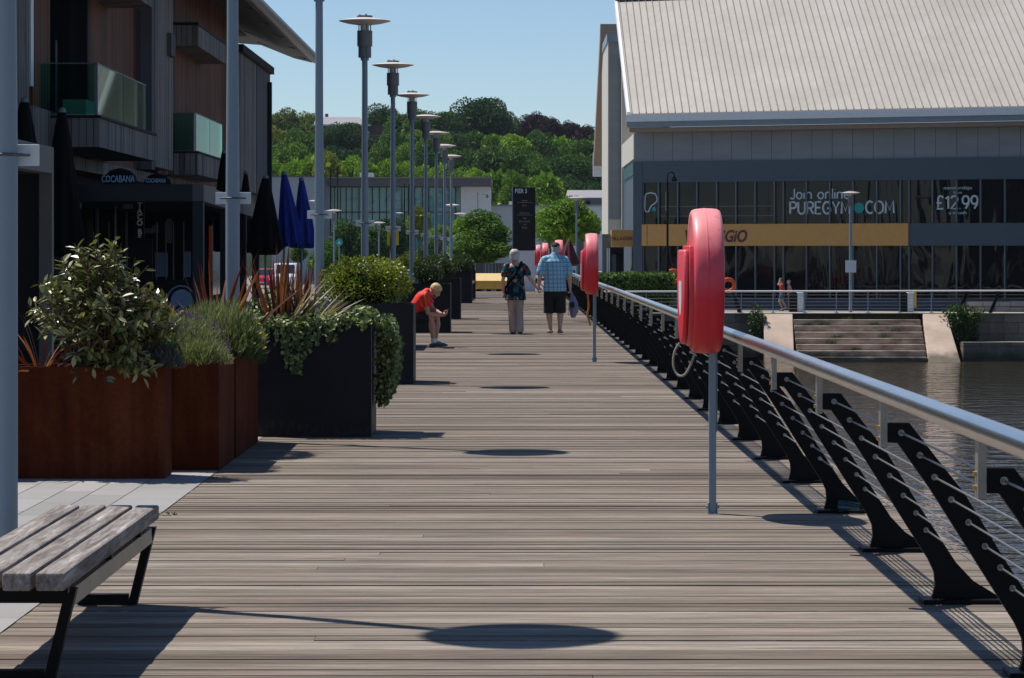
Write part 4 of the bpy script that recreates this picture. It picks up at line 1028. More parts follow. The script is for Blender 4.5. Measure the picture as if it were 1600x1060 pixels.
m = MB(); c = V((X(701, 50.6), 50.6, .004)); m.box(c+V((-.095, -.06, .001)), c+V((.095, .06, .024))); m.build('cover', M['purple'], b, bevel=.006)
m = MB(); m.box(c+V((-.10, -.05, .009)), c+V((-.097, .05, .017))); m.build('clasp', M['white_plate'], b)

# ---------------------------------------------------------------- two joggers on the far quay
def jogger(o, lab, top, low, hair, s, armup, ph):
    o = V(o); up = V((0, 0, 1)); r = thing('person', lab, 'person', o, None); q = lambda x, y, z: o+V((x*s, y*s, z*s)); f = V((-1, 0, 0))
    hip, chest, neck = q(0, 0, .93), q(-.03, 0, 1.36), q(-.045, 0, 1.49); hd = q(-.07, 0, 1.61)
    shN, shF = q(-.03, -.18, 1.40), q(-.03, .18, 1.40)
    if armup: elN, wrN = q(-.26, -.20, 1.37), q(-.13, -.10, 1.55)
    else: elN, wrN = q(.10, -.22, 1.14), q(-.08, -.2, .98)
    elF, wrF = q(.12, .22, 1.13), q(.05, .2, .90)
    kn = (q(-.16*ph, -.09, .50), q(.03*ph, .09, .50)); an = (q(.02*ph, -.09, .10), q(.24*ph, .09, .18)) if ph > 0 else (q(.14, -.09, .10), q(-.05, .09, .1))
    m = MB(); torso(m, hip, chest, neck, (0, 1, 0), .95*s); limb(m, [neck, hd-up*.06*s], [.048*s]*2); head(m, hd, up, f, .98*s)
    for a, b, c in ((shN, elN, wrN), (shF, elF, wrF)): limb(m, [a, b, b.lerp(c, .35), c], [.046*s, .036*s, .036*s, .025*s])
    hand(m, wrN, (wrN-elN).normalized(), (0, .5, .5), .95*s, .6); hand(m, wrF, (wrF-elF).normalized(), (0, -1, 0), .95*s, .6)
    for i, y in ((0, -.09), (1, .09)):
        h = q(0, y, .90); limb(m, [h, h.lerp(kn[i], .5), kn[i], kn[i].lerp(an[i], .35), an[i]], [.085*s, .072*s, .052*s, .052*s, .034*s]); foot(m, an[i]-V((0, 0, .02)), (-1, 0, -.05), s)
    fuse('body', m, M['skin_pale'], r, .012, 3); eyes(hd, up, f, s, r); hairshell('hair', hd, up, f, s, hair, r, -.06, .012, .5, .012)
    m = MB(); torso(m, q(0, 0, 1.0), chest, neck-up*.10*s, (0, 1, 0), .95*s, .02); fuse('top', m, top, r, .014, 3)
    m = MB(); limb(m, [hip+up*.06*s, hip-up*.08*s], [(.13*s, .165*s)]*2, (1, 0, 0), 16)
    for i, y in ((0, -.09), (1, .09)): h = q(0, y, .90); limb(m, [h, h.lerp(kn[i], .55)], [.105*s, .10*s])
    fuse('shorts', m, low, r, .014, 3)
    for i in (0, 1): m = MB(); foot(m, an[i]-V((0, 0, .025)), (-1, 0, -.05), 1.1*s, .25, .042); fuse('trainer', m, M['shoe_grey'], r, .010, 2)
JY = 139.2
jogger((X(1222, JY), JY, -1.095), 'person in a red vest and denim shorts running along the far quay', M['red_shirt'], M['denim'], M['hair_brown'], .86, True, 1)
jogger((X(1234, 141.0), 141.0, -1.095), 'person in a pink top following the red runner behind the quay bin', M['pink'], M['pink'], M['hair_blond'], .80, False, -1)
# ================================================================== TIMBER BUILDING (left)
B = thing('timber_building', 'dark timber clad building with glass balconies and a wide canopy roof over the boardwalk', 'building', (-10, 75, 0))
def part(name, a, b, mat_, parent=None, bevel=0):
    m = MB(); m.box(a, b); return m.build(name, mat_, parent or B, bevel=bevel)
def Yx(px, x): return x*FPX/(px-CX)        # depth at which the plane X=x passes the pixel column
FX, FP, DEEP = -8.0, -7.66, -16
# ground floor, recessed behind a black shop front
part('shop_wall', (DEEP, 40, 0), (-8.6, 97.3, 3.10), M['black'])
for k in range(11):
    y0 = 44+k*4.8; w = part('shop_window', (-8.599, y0, .35), (-8.56, y0+4.3, 2.75), M['shop'])
    part('frame', (-8.558, y0-.10, .2), (-8.5, y0-.02, 2.9), M['mullion'], w)
part('floor_slab', (DEEP, 36, 3.10), (FX, 97.25, 3.34), M['clad_grey'])
# upper walls
part('wall', (DEEP, 36, 3.345), (FX, 50.9, 8.6), M['clad_grey'])
part('wall', (DEEP, 50.905, 3.345), (-8.12, 51.3, 8.6), M['clad_dark'])
part('pale_frame', (-8.1, 51.0, 4.35), (-7.985, 51.28, 7.6), M['eave_white'])
part('ledge_box', (-8.3, 50.2, 3.35), (-7.83, 53.0, 3.98), M['clad_grey'])
part('wall', (DEEP, 51.305, 3.985), (FX, 53.2, 8.6), M['clad_brown'])
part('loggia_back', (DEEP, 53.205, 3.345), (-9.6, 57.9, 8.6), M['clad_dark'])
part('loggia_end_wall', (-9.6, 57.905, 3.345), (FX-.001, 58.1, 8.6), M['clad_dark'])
part('wall', (DEEP, 58.105, 3.345), (FX, 65.35, 8.6), M['clad_brown'])
part('panel_fin', (DEEP, 65.36, 3.345), (FP-.004, 65.9, 8.6), M['clad_pale'])
part('wall', (DEEP, 65.905, 3.42), (FP, 69.4, 8.6), M['clad_grey'])
part('wall', (DEEP, 69.41, 3.345), (FX, 86.3, 8.4), M['clad_brown'])
part('wall', (DEEP, 86.31, 3.345), (FP, 92.0, 7.2), M['clad_grey'])
part('panel_joint', (DEEP, 92.005, 3.345), (FP-.12, 92.2, 7.2), M['black'])
part('wall', (DEEP, 92.205, 3.345), (FP, 97.3, 7.2), M['clad_pale'])
part('downpipe', (FP+.01, 96.2, 3.4), (FP+.13, 96.42, 6.9), M['clad_dark'])
part('parapet', (DEEP, 86.2, 7.205), (FP+.12, 97.45, 7.42), M['clad_dark'])
part('loggia_window', (-9.598, 53.8, 3.9), (-9.56, 57.4, 6.2), M['shop'])
part('small_sign_box', (FP+.0, 68.2, 5.95), (FP+.10, 69.0, 6.45), M['clad_pale'])
def balcony(y0, y1, xo, roof=True):
    s = part('balcony_box', (FX-.9 if y0 < 60 else FX+.001, y0, 3.37), (xo, y1, 3.86), M['clad_grey'])
    m = MB(); m.box((FX-.9 if y0 < 60 else FX+.002, y0-.02, 3.863), (xo+.03, y1, 3.91)); m.build('deck_edge', M['clad_dark'], s)
    xi = FX-.75 if y0 < 60 else FX+.01
    g = part('glass_panel', (xi, y0+.03, 3.93), (xo-.07, y0+.045, 4.78), M['balcony_glass'])
    part('top_rail', (xi, y0+.02, 4.782), (xo-.05, y0+.055, 4.80), M['mullion'], g)
    n = 2
    for k in range(n):
        a = y0+.06+(y1-y0-1.2)*k/n; b_ = y0+.06+(y1-y0-1.2)*(k+1)/n-.05
        g = part('glass_panel', (xo-.06, a, 3.93), (xo-.045, b_, 4.78), M['balcony_glass'])
        part('top_rail', (xo-.068, a, 4.782), (xo-.035, b_, 4.80), M['mullion'], g)
    part('corner_post', (xo-.085, y0+.02, 3.91), (xo-.03, y0+.056, 4.80), M['white_plate'] if y0 > 60 else M['mullion'])
    m = MB()
    rf = part('balcony_roof', (FX-.9 if y0 < 60 else FX+.001, y0+1.2, 6.42), (xo-.12, y1+.6, 6.9), M['clad_grey'])
    part('roof_trim', (FX-.9 if y0 < 60 else FX+.002, y0+1.18, 6.903), (xo-.10, y1+.6, 6.97), M['clad_dark'], rf)
balcony(52.1, 60.3, -7.0)
balcony(70.8, 78.5, -7.25)
part('inner_pole', (-8.35, 54.6, 3.92), (-8.3, 54.65, 5.3), M['mullion']); part('inner_pole', (-8.12, 54.6, 3.92), (-8.09, 54.63, 5.35), M['mullion'])
# things kept on the balcony behind glass: pale parasol base and planter box
part('bamboo_screen', (-7.75, 53.0, 3.92), (-7.35, 55.2, 4.22), M['cream'])
# canopy roof, rising outwards, with rounded metal edge
cs = [(-18, 9.2), (-8.3, 8.42), (-7.2, 7.98), (-6.62, 7.84), (-6.5, 7.93), (-6.52, 8.05), (-6.9, 8.25), (-8.3, 8.75), (-18, 9.6)]
m = MB(); m.extr([(x, 84.0, z) for x, z in cs][::-1], (0, 17.6, 0)); cn = m.build('canopy_roof', M['canopy'], B)
m = MB(); m.extr([(x, 40.0, z) for x, z in cs][::-1], (0, 43.995, 0)); m.build('canopy_roof', M['canopy'], B)
m = MB(); m.tube([(-6.50, 40, 7.96), (-6.50, 101.65, 7.96)], [(.14, .16)]*2, 12); m.build('canopy_edge', M['canopy_edge'], B, True)
m = MB()
for k in range(12): m.box((-8.25, 44+k*5.05, 8.28), (-6.7, 44.05+k*5.05, 8.38)) if False else m.hexa([(-8.25, 44+k*5.05, 8.37), (-6.68, 44+k*5.05, 7.815), (-6.68, 44.06+k*5.05, 7.815), (-8.25, 44.06+k*5.05, 8.37)], [(-8.25, 44+k*5.05, 8.44), (-6.68, 44+k*5.05, 7.86), (-6.68, 44.06+k*5.05, 7.86), (-8.25, 44.06+k*5.05, 8.44)])
m.build('soffit_ribs', M['mullion'], B)
part('upper_wall', (DEEP, 69.42, 8.405), (-8.4, 97.2, 8.55), M['clad_dark'])

# ================================================================== PERGOLAS on the terrace
pg = thing('pergola', 'flat roofed dark pergola with the hanging vertical restaurant sign and bell panel', 'pergola', (-6, 45, 0), 'dark flat roofed pergolas of the terraces')
def ppart(name, pts, d, mat_, r=pg):
    m = MB(); m.extr(pts, d); return m.build(name, mat_, r)
Y0, Y1 = 45.0, 69.2; XR0, XR1 = X(318, Y0), X(405, Y1); XL0, XL1 = X(86, Y0), -9.6
zt, zb = 2.585, 2.335
def beam(name, p, q, w, mat_, r=pg):
    p, q = V(p), V(q); d = (q-p).normalized(); s = V((-d.y, d.x, 0))*w
    m = MB(); m.hexa([p, q, q+s, p+s], [p+V((0, 0, zt-zb)), q+V((0, 0, zt-zb)), q+s+V((0, 0, zt-zb)), p+s+V((0, 0, zt-zb))]); return m.build(name, mat_, r)
beam('front_beam', (XL0, Y0, zb), (XR0-.002, Y0, zb), .16, M['pergola'])
beam('side_beam', (XR0, Y0-.002, zb), (XR1, Y1, zb), .16, M['pergola_side'])
beam('back_beam', (XR1-.17, Y1-.18, zb), (XL1, Y1-.18, zb), .16, M['pergola']) 
m = MB(); m.hexa([(XL0-3, Y0+.165, zt-.10), (XR0-.17, Y0+.165, zt-.10), (XR1-.18, Y1-.36, zt-.10), (XL1-3, Y1-.36, zt-.10)], [(XL0-3, Y0+.165, zt-.03), (XR0-.17, Y0+.165, zt-.03), (XR1-.18, Y1-.36, zt-.03), (XL1-3, Y1-.36, zt-.03)])
m.build('shade_slab', M['black'], pg)  # closed slab added to keep the pergola interior dark
for f_ in (0, .36, .68, 1):
    x = XR0+(XR1-XR0)*f_; y = Y0+(Y1-Y0)*f_
    m = MB(); m.box((x-.165, y+.004, .0), (x-.004, y+.165, zb-.002)); m.build('post', M['pergola'], pg, bevel=.004)
m = MB(); m.box((XL0, Y0+.004, 0), (XL0+.12, Y0+.14, zb-.002)); m.build('post', M['pergola'], pg, bevel=.004)
# back screen with panels coloured as daylight through openings, front windbreak carrying the bell
m = MB(); m.box((-14, Y1+.05, 0), (X(332, Y1), Y1+.12, zt-.1)); m.build('back_screen', M['black'], pg)
for a, b, c, d, mt_ in [(242, 262, 395, 433, 'bell'), (286, 298, 393, 433, 'bell'), (246, 250, 400, 420, 'white_plate'), (121, 148, 330, 368, 'navy_panel'), (260, 268, 342, 380, 'mullion')]:
    m = MB(); yy = Y1-.5+R()*.2; m.box((X(a, yy), yy, Z(d, yy)), (X(b, yy), yy+.03, Z(c, yy))); m.build('daylight_and_dark_panel', M[mt_], pg)
for px in (169, 179, 244, 258, 270, 286, 302):
    m = MB(); yy = 62.0; m.box((X(px, yy), yy, .6), (X(px, yy)+.022, yy+.03, 2.2)); m.build('screen_mullion', M['mullion'], pg)
m = MB(); yy = 45.9; m.box((X(228, yy), yy, 1.0), (X(304, yy), yy+.04, 1.06)); m.build('windbreak_rail', M['pergola_side'], pg)
wb = MB(); yy = 45.8; wb.box((X(176, yy), yy, .1), (X(304, yy), yy+.05, Z(437, yy))); wb = wb.build('windbreak_panel', M['black'], pg)
# bell on the windbreak
def flat(name, poly, y, th, mat_, parent):
    m = MB(); m.extr([(X(a, y), y, Z(b, y)) for a, b in poly][::-1], (0, -th, 0)); return m.build(name, mat_, parent)
yb = 45.795
def arch(cx, cy, rx, ry, n=18, a0=0, a1=180): return [(cx+rx*math.cos(rad(a0+(a1-a0)*k/n)), cy-ry*math.sin(rad(a0+(a1-a0)*k/n))) for k in range(n+1)]
flat('bell_emblem', arch(284, 470, 17, 17.5)+[(266.5, 492), (265, 496), (300, 496), (301, 490)], yb, .006, M['bell'], wb)
out = arch(283, 470, 23, 24, 24, 28, 190); inn = arch(283, 470, 21, 22, 24, 28, 190)
m = MB()
for k in range(24):
    pl = [out[k], out[k+1], inn[k+1], inn[k]]; m.extr([(X(a, yb), yb, Z(b, yb)) for a, b in pl][::-1], (0, -.006, 0))
for pl in ([(260, 474), (262.5, 474), (260, 498), (257.6, 500)], [(257.6, 500.5), (257.6, 497.5), (294, 497.5), (294, 500.5)]): m.extr([(X(a, yb), yb, Z(b, yb)) for a, b in pl], (0, -.006, 0))
m.build('bell_outline', M['bell'], wb)
flat('clapper_slot', [(264, 496), (268, 488), (279, 477), (281, 479), (271, 489), (267, 497)], yb-.007, .004, M['black'], wb)
flat('clapper_slot', [(274, 492), (291, 479), (299, 479), (297, 484), (284, 490), (281, 494), (275, 495)], yb-.007, .004, M['black'], wb)
# hanging vertical sign
ys = 48.0
m = MB(); m.box((X(212, ys), ys, Z(412, ys)), (X(225, ys), ys+.08, 2.44)); vs = m.build('hanging_sign', M['black'], pg)
h = 9.2
for i, ch in enumerate('TACO BELL'):
    if ch == ' ': continue
    text('letter', ch, .118, M['white'], vs, (X(218.5, ys), ys-.012, Z(330+(i-1)*h-(4.6 if i > 4 else 0)+4.1, ys)), align='CENTER', bold=.003, sx=.98)
# bar clutter inside the pergola
m = MB(); yy = 47.0; m.box((X(200, yy), yy, .9), (X(238, yy), yy+.04, Z(371.5, yy))); m.build('dark_sign_screen', M['black'], pg)
m = MB(); yy = 60; m.cyl((X(180, yy), yy, .0), (X(180, yy), yy, Z(322, yy)), .022, n=8); m.build('heater_post', M['mullion'], pg)
m = MB(); yy = 58; m.box((X(192, yy), yy, Z(326, yy)), (X(206, yy), yy+.1, Z(318, yy))); m.build('heater', M['concrete'], pg)
for a, b, c, d in [(225, 237, 357, 365), (238, 246, 352, 364)]:
    m = MB(); yy = 56; m.box((X(a, yy), yy, Z(d, yy)), (X(b, yy), yy+.1, Z(c, yy))); m.build('tap_rack', M['navy_panel'], pg)
m = MB(); m.box((X(84, 52), 52, Z(326, 52)), (X(125, 52), 52.2, Z(317, 52))); m.build('light_bar', M['mullion'], pg)
# nearer pergola: far corner of its frame
p2 = thing('pergola', 'nearer dark pergola frame cut off by the left picture edge', 'pergola', (-5, 28, 0), 'dark flat roofed pergolas of the terraces')
m = MB(); m.box((-4.64, 22.0, 2.36), (-4.475, 30.0, 2.615)); m.build('side_beam', M['pergola_side'], p2)
m = MB(); m.box((-4.60, 29.88, 0), (-4.475, 30.0, 2.358)); m.build('post', M['pergola_side'], p2)
m = MB(); m.box((-8, 29.9, 2.36), (-4.645, 30.0, 2.61)); m.build('back_beam', M['pergola'], p2)
m = MB(); m.box((-8, 22.0, 2.50), (-4.645, 29.89, 2.56)); m.build('shade_slab', M['black'], p2)  # plain closed roof, added to darken the space below
m = MB(); m.box((-8, 29.92, 0), (-4.61, 29.97, 2.358)); m.build('dark_interior_sheet', M['black'], p2)  # black sheet stands in for the shaded interior under the beam

# ================================================================== PARASOLS
GP = 'folded parasols on the terrace'
def parasol(lab, px, top, bot, r_, Y, mat_, lean=0):
    x = X(px, Y); z1, z0 = Z(top, Y), Z(bot, Y)
    r = thing('folded_parasol', lab, 'parasol', (x, Y, 0), GP); m = MB(); rs = []
    n = 48; rr = random.Random(int(px*7))
    ph = rr.random()*6
    for k in range(11):
        t_ = k/10; zz = z1+(z0-z1)*t_; rad_ = r_*(.20+.80*t_**.8)*(1.0 if t_ < .93 else .92)
        rs.append([V((x+lean*t_+math.cos(a)*rad_*(1+.20*t_*math.cos(8*a+ph)+.06*math.sin(3*a+ph)), Y+math.sin(a)*rad_*(1+.20*t_*math.cos(8*a+ph)), zz+(.06*math.cos(8*a+ph)*t_ if k == 10 else 0))) for a in [2*math.pi*i/n for i in range(n)]])
    rs = rs[::-1]; m.rings(rs); m.build('canopy', mat_, r, True)
    m = MB(); m.cyl((x, Y, 0), (x, Y, z1+.05), .022, n=10); m.build('pole', M['mullion'], r, True)
    m = MB(); m.lathe([(.03, 0), (.06, .02), (.05, .07), (.0, .10)], 12, (x, Y, z1-.02)); m.build('finial', M['mullion'], r, True)
    m = MB(); m.box((x-.35, Y-.35, .003), (x+.35, Y+.35, .06)); m.build('base', M['black_steel'], r)
parasol('black folded parasol against the timber wall below the first balcony', 97, 176, 395, .30, 44.3, M['black_cloth'])
parasol('black folded parasol half hidden by the nearest lamp pole', 38, 160, 340, .30, 43.0, M['black_cloth'])
parasol('black folded parasol left of the second lamp pole', 350, 240, 390, .30, 72.0, M['black_cloth'])
parasol('black folded parasol just right of the second lamp pole', 384, 272, 392, .22, 71.0, M['black_cloth'])
parasol('wide black folded parasol next to the blue ones', 415, 279, 394, .33, 60.0, M['black_cloth'])
parasol('left one of the two folded blue parasols', 444, 273, 383, .25, 61.0, M['blue_cloth'], .13)
parasol('right one of the two folded blue parasols', 471, 282, 384, .23, 63.0, M['blue_cloth'], .06)
parasol('folded maroon parasol beyond the man in the check shirt', 889, 377, 414, .44, 140.0, M['maroon_cloth'])
M['letter_blue'] = plain('pale_blue_lettering', (.40, .55, .75), .6, 0, .04)
# dark dome awnings with printed names on the pergola roof
def dome(lab, px, top, w, Y, size, word, mat_, base_py):
    x = X(px, Y); z0 = zt-.027; r = thing('dome_awning', lab, 'awning', (x, Y, z0), 'printed dome awnings on the pergola roof'); hw = w/2*Y/FPX; h = Z(top, Y)-z0
    m = MB(); m.lathe([(hw*.97, 0), (hw, h*.4), (hw*.9, h*.68), (hw*.6, h*.9), (.03, h)], 24, (x, Y, z0)); m.build('canopy', M['black_cloth'], r, True)
    text('lettering', word, size, mat_, r, (x, Y-hw*1.05, Z(base_py, Y)), align='CENTER', bold=.002, sx=.62)
dome('black dome awning with tall pale blue letters on the pergola roof', 188, 263, 54, 50, .155, 'COCABANA', M['letter_blue'], 285.5)
dome('black dome awning with small blue letters on the pergola roof', 246, 271, 46, 53, .10, 'COCABANA', M['letter_blue'], 286)
o = thing('red_banner', 'narrow orange red feather banner standing beside the pergola post', 'banner', (X(329, 58), 58, 0))
m = MB(); m.box((X(326.5, 58), 58, Z(440, 58)), (X(331.5, 58), 58.02, Z(353, 58))); m.build('cloth', M['orange'], o)
m = MB(); m.cyl((X(331.9, 58), 58.01, 0), (X(331.9, 58), 58.01, Z(352, 58)), .012, n=8); m.build('mast', M['mullion'], o)
# ================================================================== FAR QUAY
QY, QZ, WZ = 134.0, -1.10, -3.13
m = MB(); m.box((DECK_R+.01, QY-.02, -5), (X(1190, QY), QY+.6, QZ-.012)); m.box((X(1500, QY), QY-.02, -5), (60, QY+.6, QZ-.012)); m.box((X(1190, QY)+.001, QY+.58, -5), (X(1500, QY)-.001, QY+.62, QZ-.014))
structure(m.build('dock_wall', M['dock']))
m = MB(); m.box((DECK_R+.01, QY-.12, QZ-.011), (60, QY+3.2, QZ+.004)); structure(m.build('quay', M['quay_top']))
m = MB(); m.box((X(1503, 132.4), 132.0, -5), (60, QY-.025, Z(535, 132.2))); structure(m.build('quay_ledge', M['dock']))
st_ = thing('quay_steps', 'broad stained stone steps leading down to the water', 'steps', (15, 133, WZ))
xa, xb = 12.24, 17.76
n = 8; dz = (QZ-.02-WZ+.06)/n
for k in range(n):
    m = MB(); y0 = QY-.125-(k+1)*.36; z1 = QZ-.012-(k+1)*dz+dz*.0
    m.box((xa, y0, -5), (xb, y0+.355, z1)); m.build('step', M['step'], st_, bevel=.02)
for lab, a0, a1, b0, b1 in [('pale sloping stone slab left of the quay steps', 1192, 1238, 1196, 1241), ('pale sloping stone slab right of the quay steps', 1441, 1478, 1450, 1502)]:
    xt0, xt1 = X(a0, QY), X(a1, QY); xb0, xb1 = X(b0, 131.2), X(b1, 131.2)
    m = MB(); zt_ = QZ-.014
    m.hexa([(xb0, 131.1, -5), (xb1, 131.1, -5), (xt1, QY-.13, -5), (xt0, QY-.13, -5)], [(xb0, 131.1, WZ-.1), (xb1, 131.1, WZ-.1), (xt1, QY-.13, zt_), (xt0, QY-.13, zt_)])
    tag(m.build('ramp_slab', M['quay_stone'], bevel=.03), lab, 'ramp', 'sloping slabs beside the quay steps')
# quay railing
fr = thing('quay_railing', 'pale steel railing with thin wires along the far quay', 'railing', (15, QY, QZ))
ry = QY+.35
m = MB(); m.cyl((2.6, ry, QZ+.93), (32, ry, QZ+1.0), .038, n=10); m.build('handrail', M['eave_white'], fr, True)
for k in range(5): m = MB(); z = QZ+.18+k*.15; m.cyl((2.6, ry, z), (32, ry, z+.03), .008, n=5); m.build('wire', M['wire'], fr)
for k in range(20):
    x = X(1010+k*49.5, ry); m = MB()
    if k == 11 or k == 10: m.hexa([(x-.28, ry-.04, QZ), (x-.12, ry-.04, QZ), (x-.12, ry+.04, QZ), (x-.28, ry+.04, QZ)], [(x+.10, ry-.04, QZ+.92), (x+.24, ry-.04, QZ+.92), (x+.24, ry+.04, QZ+.92), (x+.10, ry+.04, QZ+.92)])
    else: m.box((x-.022, ry-.022, QZ), (x+.022, ry+.022, QZ+.93)); m.box((x-.1, ry-.06, QZ+.005), (x+.1, ry+.06, QZ+.025))
    m.build('post', M['black_steel'] if k in (10, 11) else M['steel_grey'], fr)
# bins
for lab, px, Y in [('dark bin with pale side panel beside the runners on the far quay', 1246, 136.4), ('dark bin with pale side panel and yellow end on the far quay', 1418, 136.4)]:
    r = thing('litter_bin', lab, 'bin', (X(px, Y), Y, QZ), 'litter bins on the far quay'); x = X(px, Y)
    m = MB(); m.box((x-.35, Y, QZ+.005), (x-.001, Y+.5, QZ+.86)); m.build('body', M['black_steel'], r, bevel=.02)
    m = MB(); m.box((x+.001, Y-.02, QZ+.005), (x+.27, Y+.5, QZ+.88)); m.build('side_panel', M['white_plate'], r, bevel=.02)
    if px > 1300: m = MB(); m.box((x+.275, Y-.01, QZ+.18), (x+.40, Y+.4, QZ+.94)); m.build('yellow_end', M['yellow'], r, bevel=.04)
# lifebuoys hanging on the quay rail stands
for lab, px, py, Y in [('orange lifebuoy on a black stand right of the nearest pink housing', 1138, 446, 135.2), ('orange lifebuoy seen just left of the nearest pink housing', 1052, 432, 138.5)]:
    r = thing('lifebuoy_ring', lab, 'lifebuoy', PT(px, py, Y), 'orange lifebuoys on the far quay'); c = PT(px, py, Y)
    m = MB(); N_ = 28; rs = []
    for k in range(N_+1):
        a = 2*math.pi*k/N_; ctr = c+V((math.cos(a)*.26, 0, math.sin(a)*.26)); e = V((math.cos(a), 0, math.sin(a)))
        rs.append([ctr+e*.085*math.cos(b)+V((0, .06*math.sin(b), 0)) for b in [2*math.pi*j/10 for j in range(10)]])
    m.rings(rs, True, False); m.build('ring', M['orange'], r, True)
    m = MB(); m.hexa([(c.x+.42, Y+.1, QZ), (c.x+.60, Y+.1, QZ), (c.x+.60, Y+.16, QZ), (c.x+.42, Y+.16, QZ)], [(c.x-.05, Y+.1, c.z+.3), (c.x+.08, Y+.1, c.z+.3), (c.x+.08, Y+.16, c.z+.3), (c.x-.05, Y+.16, c.z+.3)]); m.build('stand', M['black_steel'], r)
# quay lamp with notice, black hooked lantern
ql = thing('quay_lamp', 'grey street lamp with a pale notice on the far quay before the gym', 'street lamp', (X(1329, 136), 136, QZ))
m = MB(); x = X(1329, 136); m.lathe([(.075, 0), (.07, .8), (.055, 4.68)], 14, (x, 136, QZ)); m.build('pole', M['steel_grey'], ql, True)
for c in lamp.children:
    if c.name.split('.')[0] in ('collar', 'lower_canister', 'upper_canister', 'diffuser', 'spacer_rod', 'disc_shade', 'top_cap'):
        k = c.copy(); COL.objects.link(k); k.parent = ql
m = MB(); m.box((x-.24, 135.90, Z(426, 136)), (x+.24, 135.92, Z(407, 136))); m.build('notice', M['white_plate'], ql)
hl = thing('lantern_post', 'tall black lantern post with a hooked top in front of the gym', 'lamp post', (X(1043, 137), 137, QZ))
x = X(1043, 137); z1 = Z(285, 137)
m = MB(); m.lathe([(.13, 0), (.13, .7), (.085, .75), (.075, 2.6), (.05, 2.7), (.045, z1-QZ)], 12, (x, 137, QZ)); m.build('pole', M['black_steel'], hl, True)
m = MB(); cx_, r_ = x+.15, .15
m.tube([(x, 137, z1-.02), (x, 137, z1+.28)]+[(cx_-r_*math.cos(a), 137, z1+.30+r_*math.sin(a)) for a in [math.pi*k/10 for k in range(11)]]+[(cx_+r_, 137, z1+.22)], .03, 8); m.build('hook', M['black_steel'], hl, True)
m = MB(); m.lathe([(.03, .12), (.10, .06), (.13, -.02), (.11, -.08), (.02, -.12)], 14, (cx_+r_, 137, z1+.14)); m.build('lantern', M['black_steel'], hl, True)
m = MB(); m.box((x-.09, 136.98, Z(330, 137)), (x-.05, 137.02, Z(300, 137))); m.build('cable_box', M['bracket'], hl)
# plants on the quay
def lbush(lab, c, rr, n, L, mat_, name='quay_bush'):
    r = thing(name, lab, 'bush', (c[0], c[1], c[2]-rr[2]), 'bushes growing on the far quay')
    rn = random.Random(int(c[0]*10)); lobes = [(c, rr)]+[((c[0]+rr[0]*rn.uniform(-.8, .8), c[1]+rr[1]*rn.uniform(-.5, .5), c[2]+rr[2]*rn.uniform(-.6, .7)), (rr[0]*.45, rr[1]*.5, rr[2]*.5)) for _ in range(6)]
    bush(rn, lobes, n, L, L*.4, .1, rleaf, .45).build('foliage', M[mat_], r); m = MB()
    for k in range(6): m.tube([(c[0], c[1], c[2]-rr[2]), (c[0]+rn.uniform(-.4, .4)*rr[0], c[1], c[2]), (c[0]+rn.uniform(-.8, .8)*rr[0], c[1]+rn.uniform(-.4, .4)*rr[1], c[2]+rr[2]*.8)], [.03, .02, .01], 5)
    m.build('stems', M['bark'], r)
lbush('large loose green bush at the right end of the quay steps', (X(1500, 133.6), 133.6, -1.35), (.85, .5, .62), 1500, .17, 'leaf_mid')
lbush('trailing lower part of the green bush against the dark dock wall', (X(1508, 133.5), 133.3, -2.05), (.55, .4, .45), 800, .16, 'leaf_dark')
lbush('small weedy bush at the left end of the quay steps', (X(1182, 133.6), 133.6, -1.45), (.32, .4, .75), 700, .15, 'leaf_mid')
rw = random.Random(4)
for px, k in [(1262, 1), (1290, 1), (1325, 0), (1310, 3), (1368, 1), (1340, 5), (1382, 3), (1400, 2), (1300, 4)]:
    y0 = QY-.125-(k+1)*.36; zz = QZ-.012-(k+1)*dz; x = X(px, y0)
    r = thing('step_weed', 'small yellow green weed tuft in a joint of the quay steps', 'weed', (x, y0+.34, zz), 'weeds in the quay steps'); m = MB()
    for q in range(40): rleaf(m, V((x+rw.uniform(-.22, .22), y0+.33+rw.uniform(-.08, .0), zz+.005)), rdir(rw)+V((0, -.3, 1.0)), rdir(rw), rw.uniform(.08, .2), .035)
    m.build('foliage', M['leaf_olive'], r)
sw = thing('stone_wall', 'low rough pale stone wall behind the quay railing at the right edge', 'wall', (X(1560, 137.5), 137.5, QZ)); m = MB()
xx = X(1506, 137.5)
for row in range(2):
    x = xx+row*.15
    while x < X(1700, 137.5):
        w = rw.uniform(.35, .75); d = rw.uniform(-.04, .04); m.box((x, 137.4+d, QZ+.005+row*.225), (x+w-.02, 137.9, QZ+.215+row*.23+rw.uniform(-.02, .02)-(.01 if row == 0 else 0))); x += w
m.build('stonework', M['quay_stone'], sw, bevel=.02)
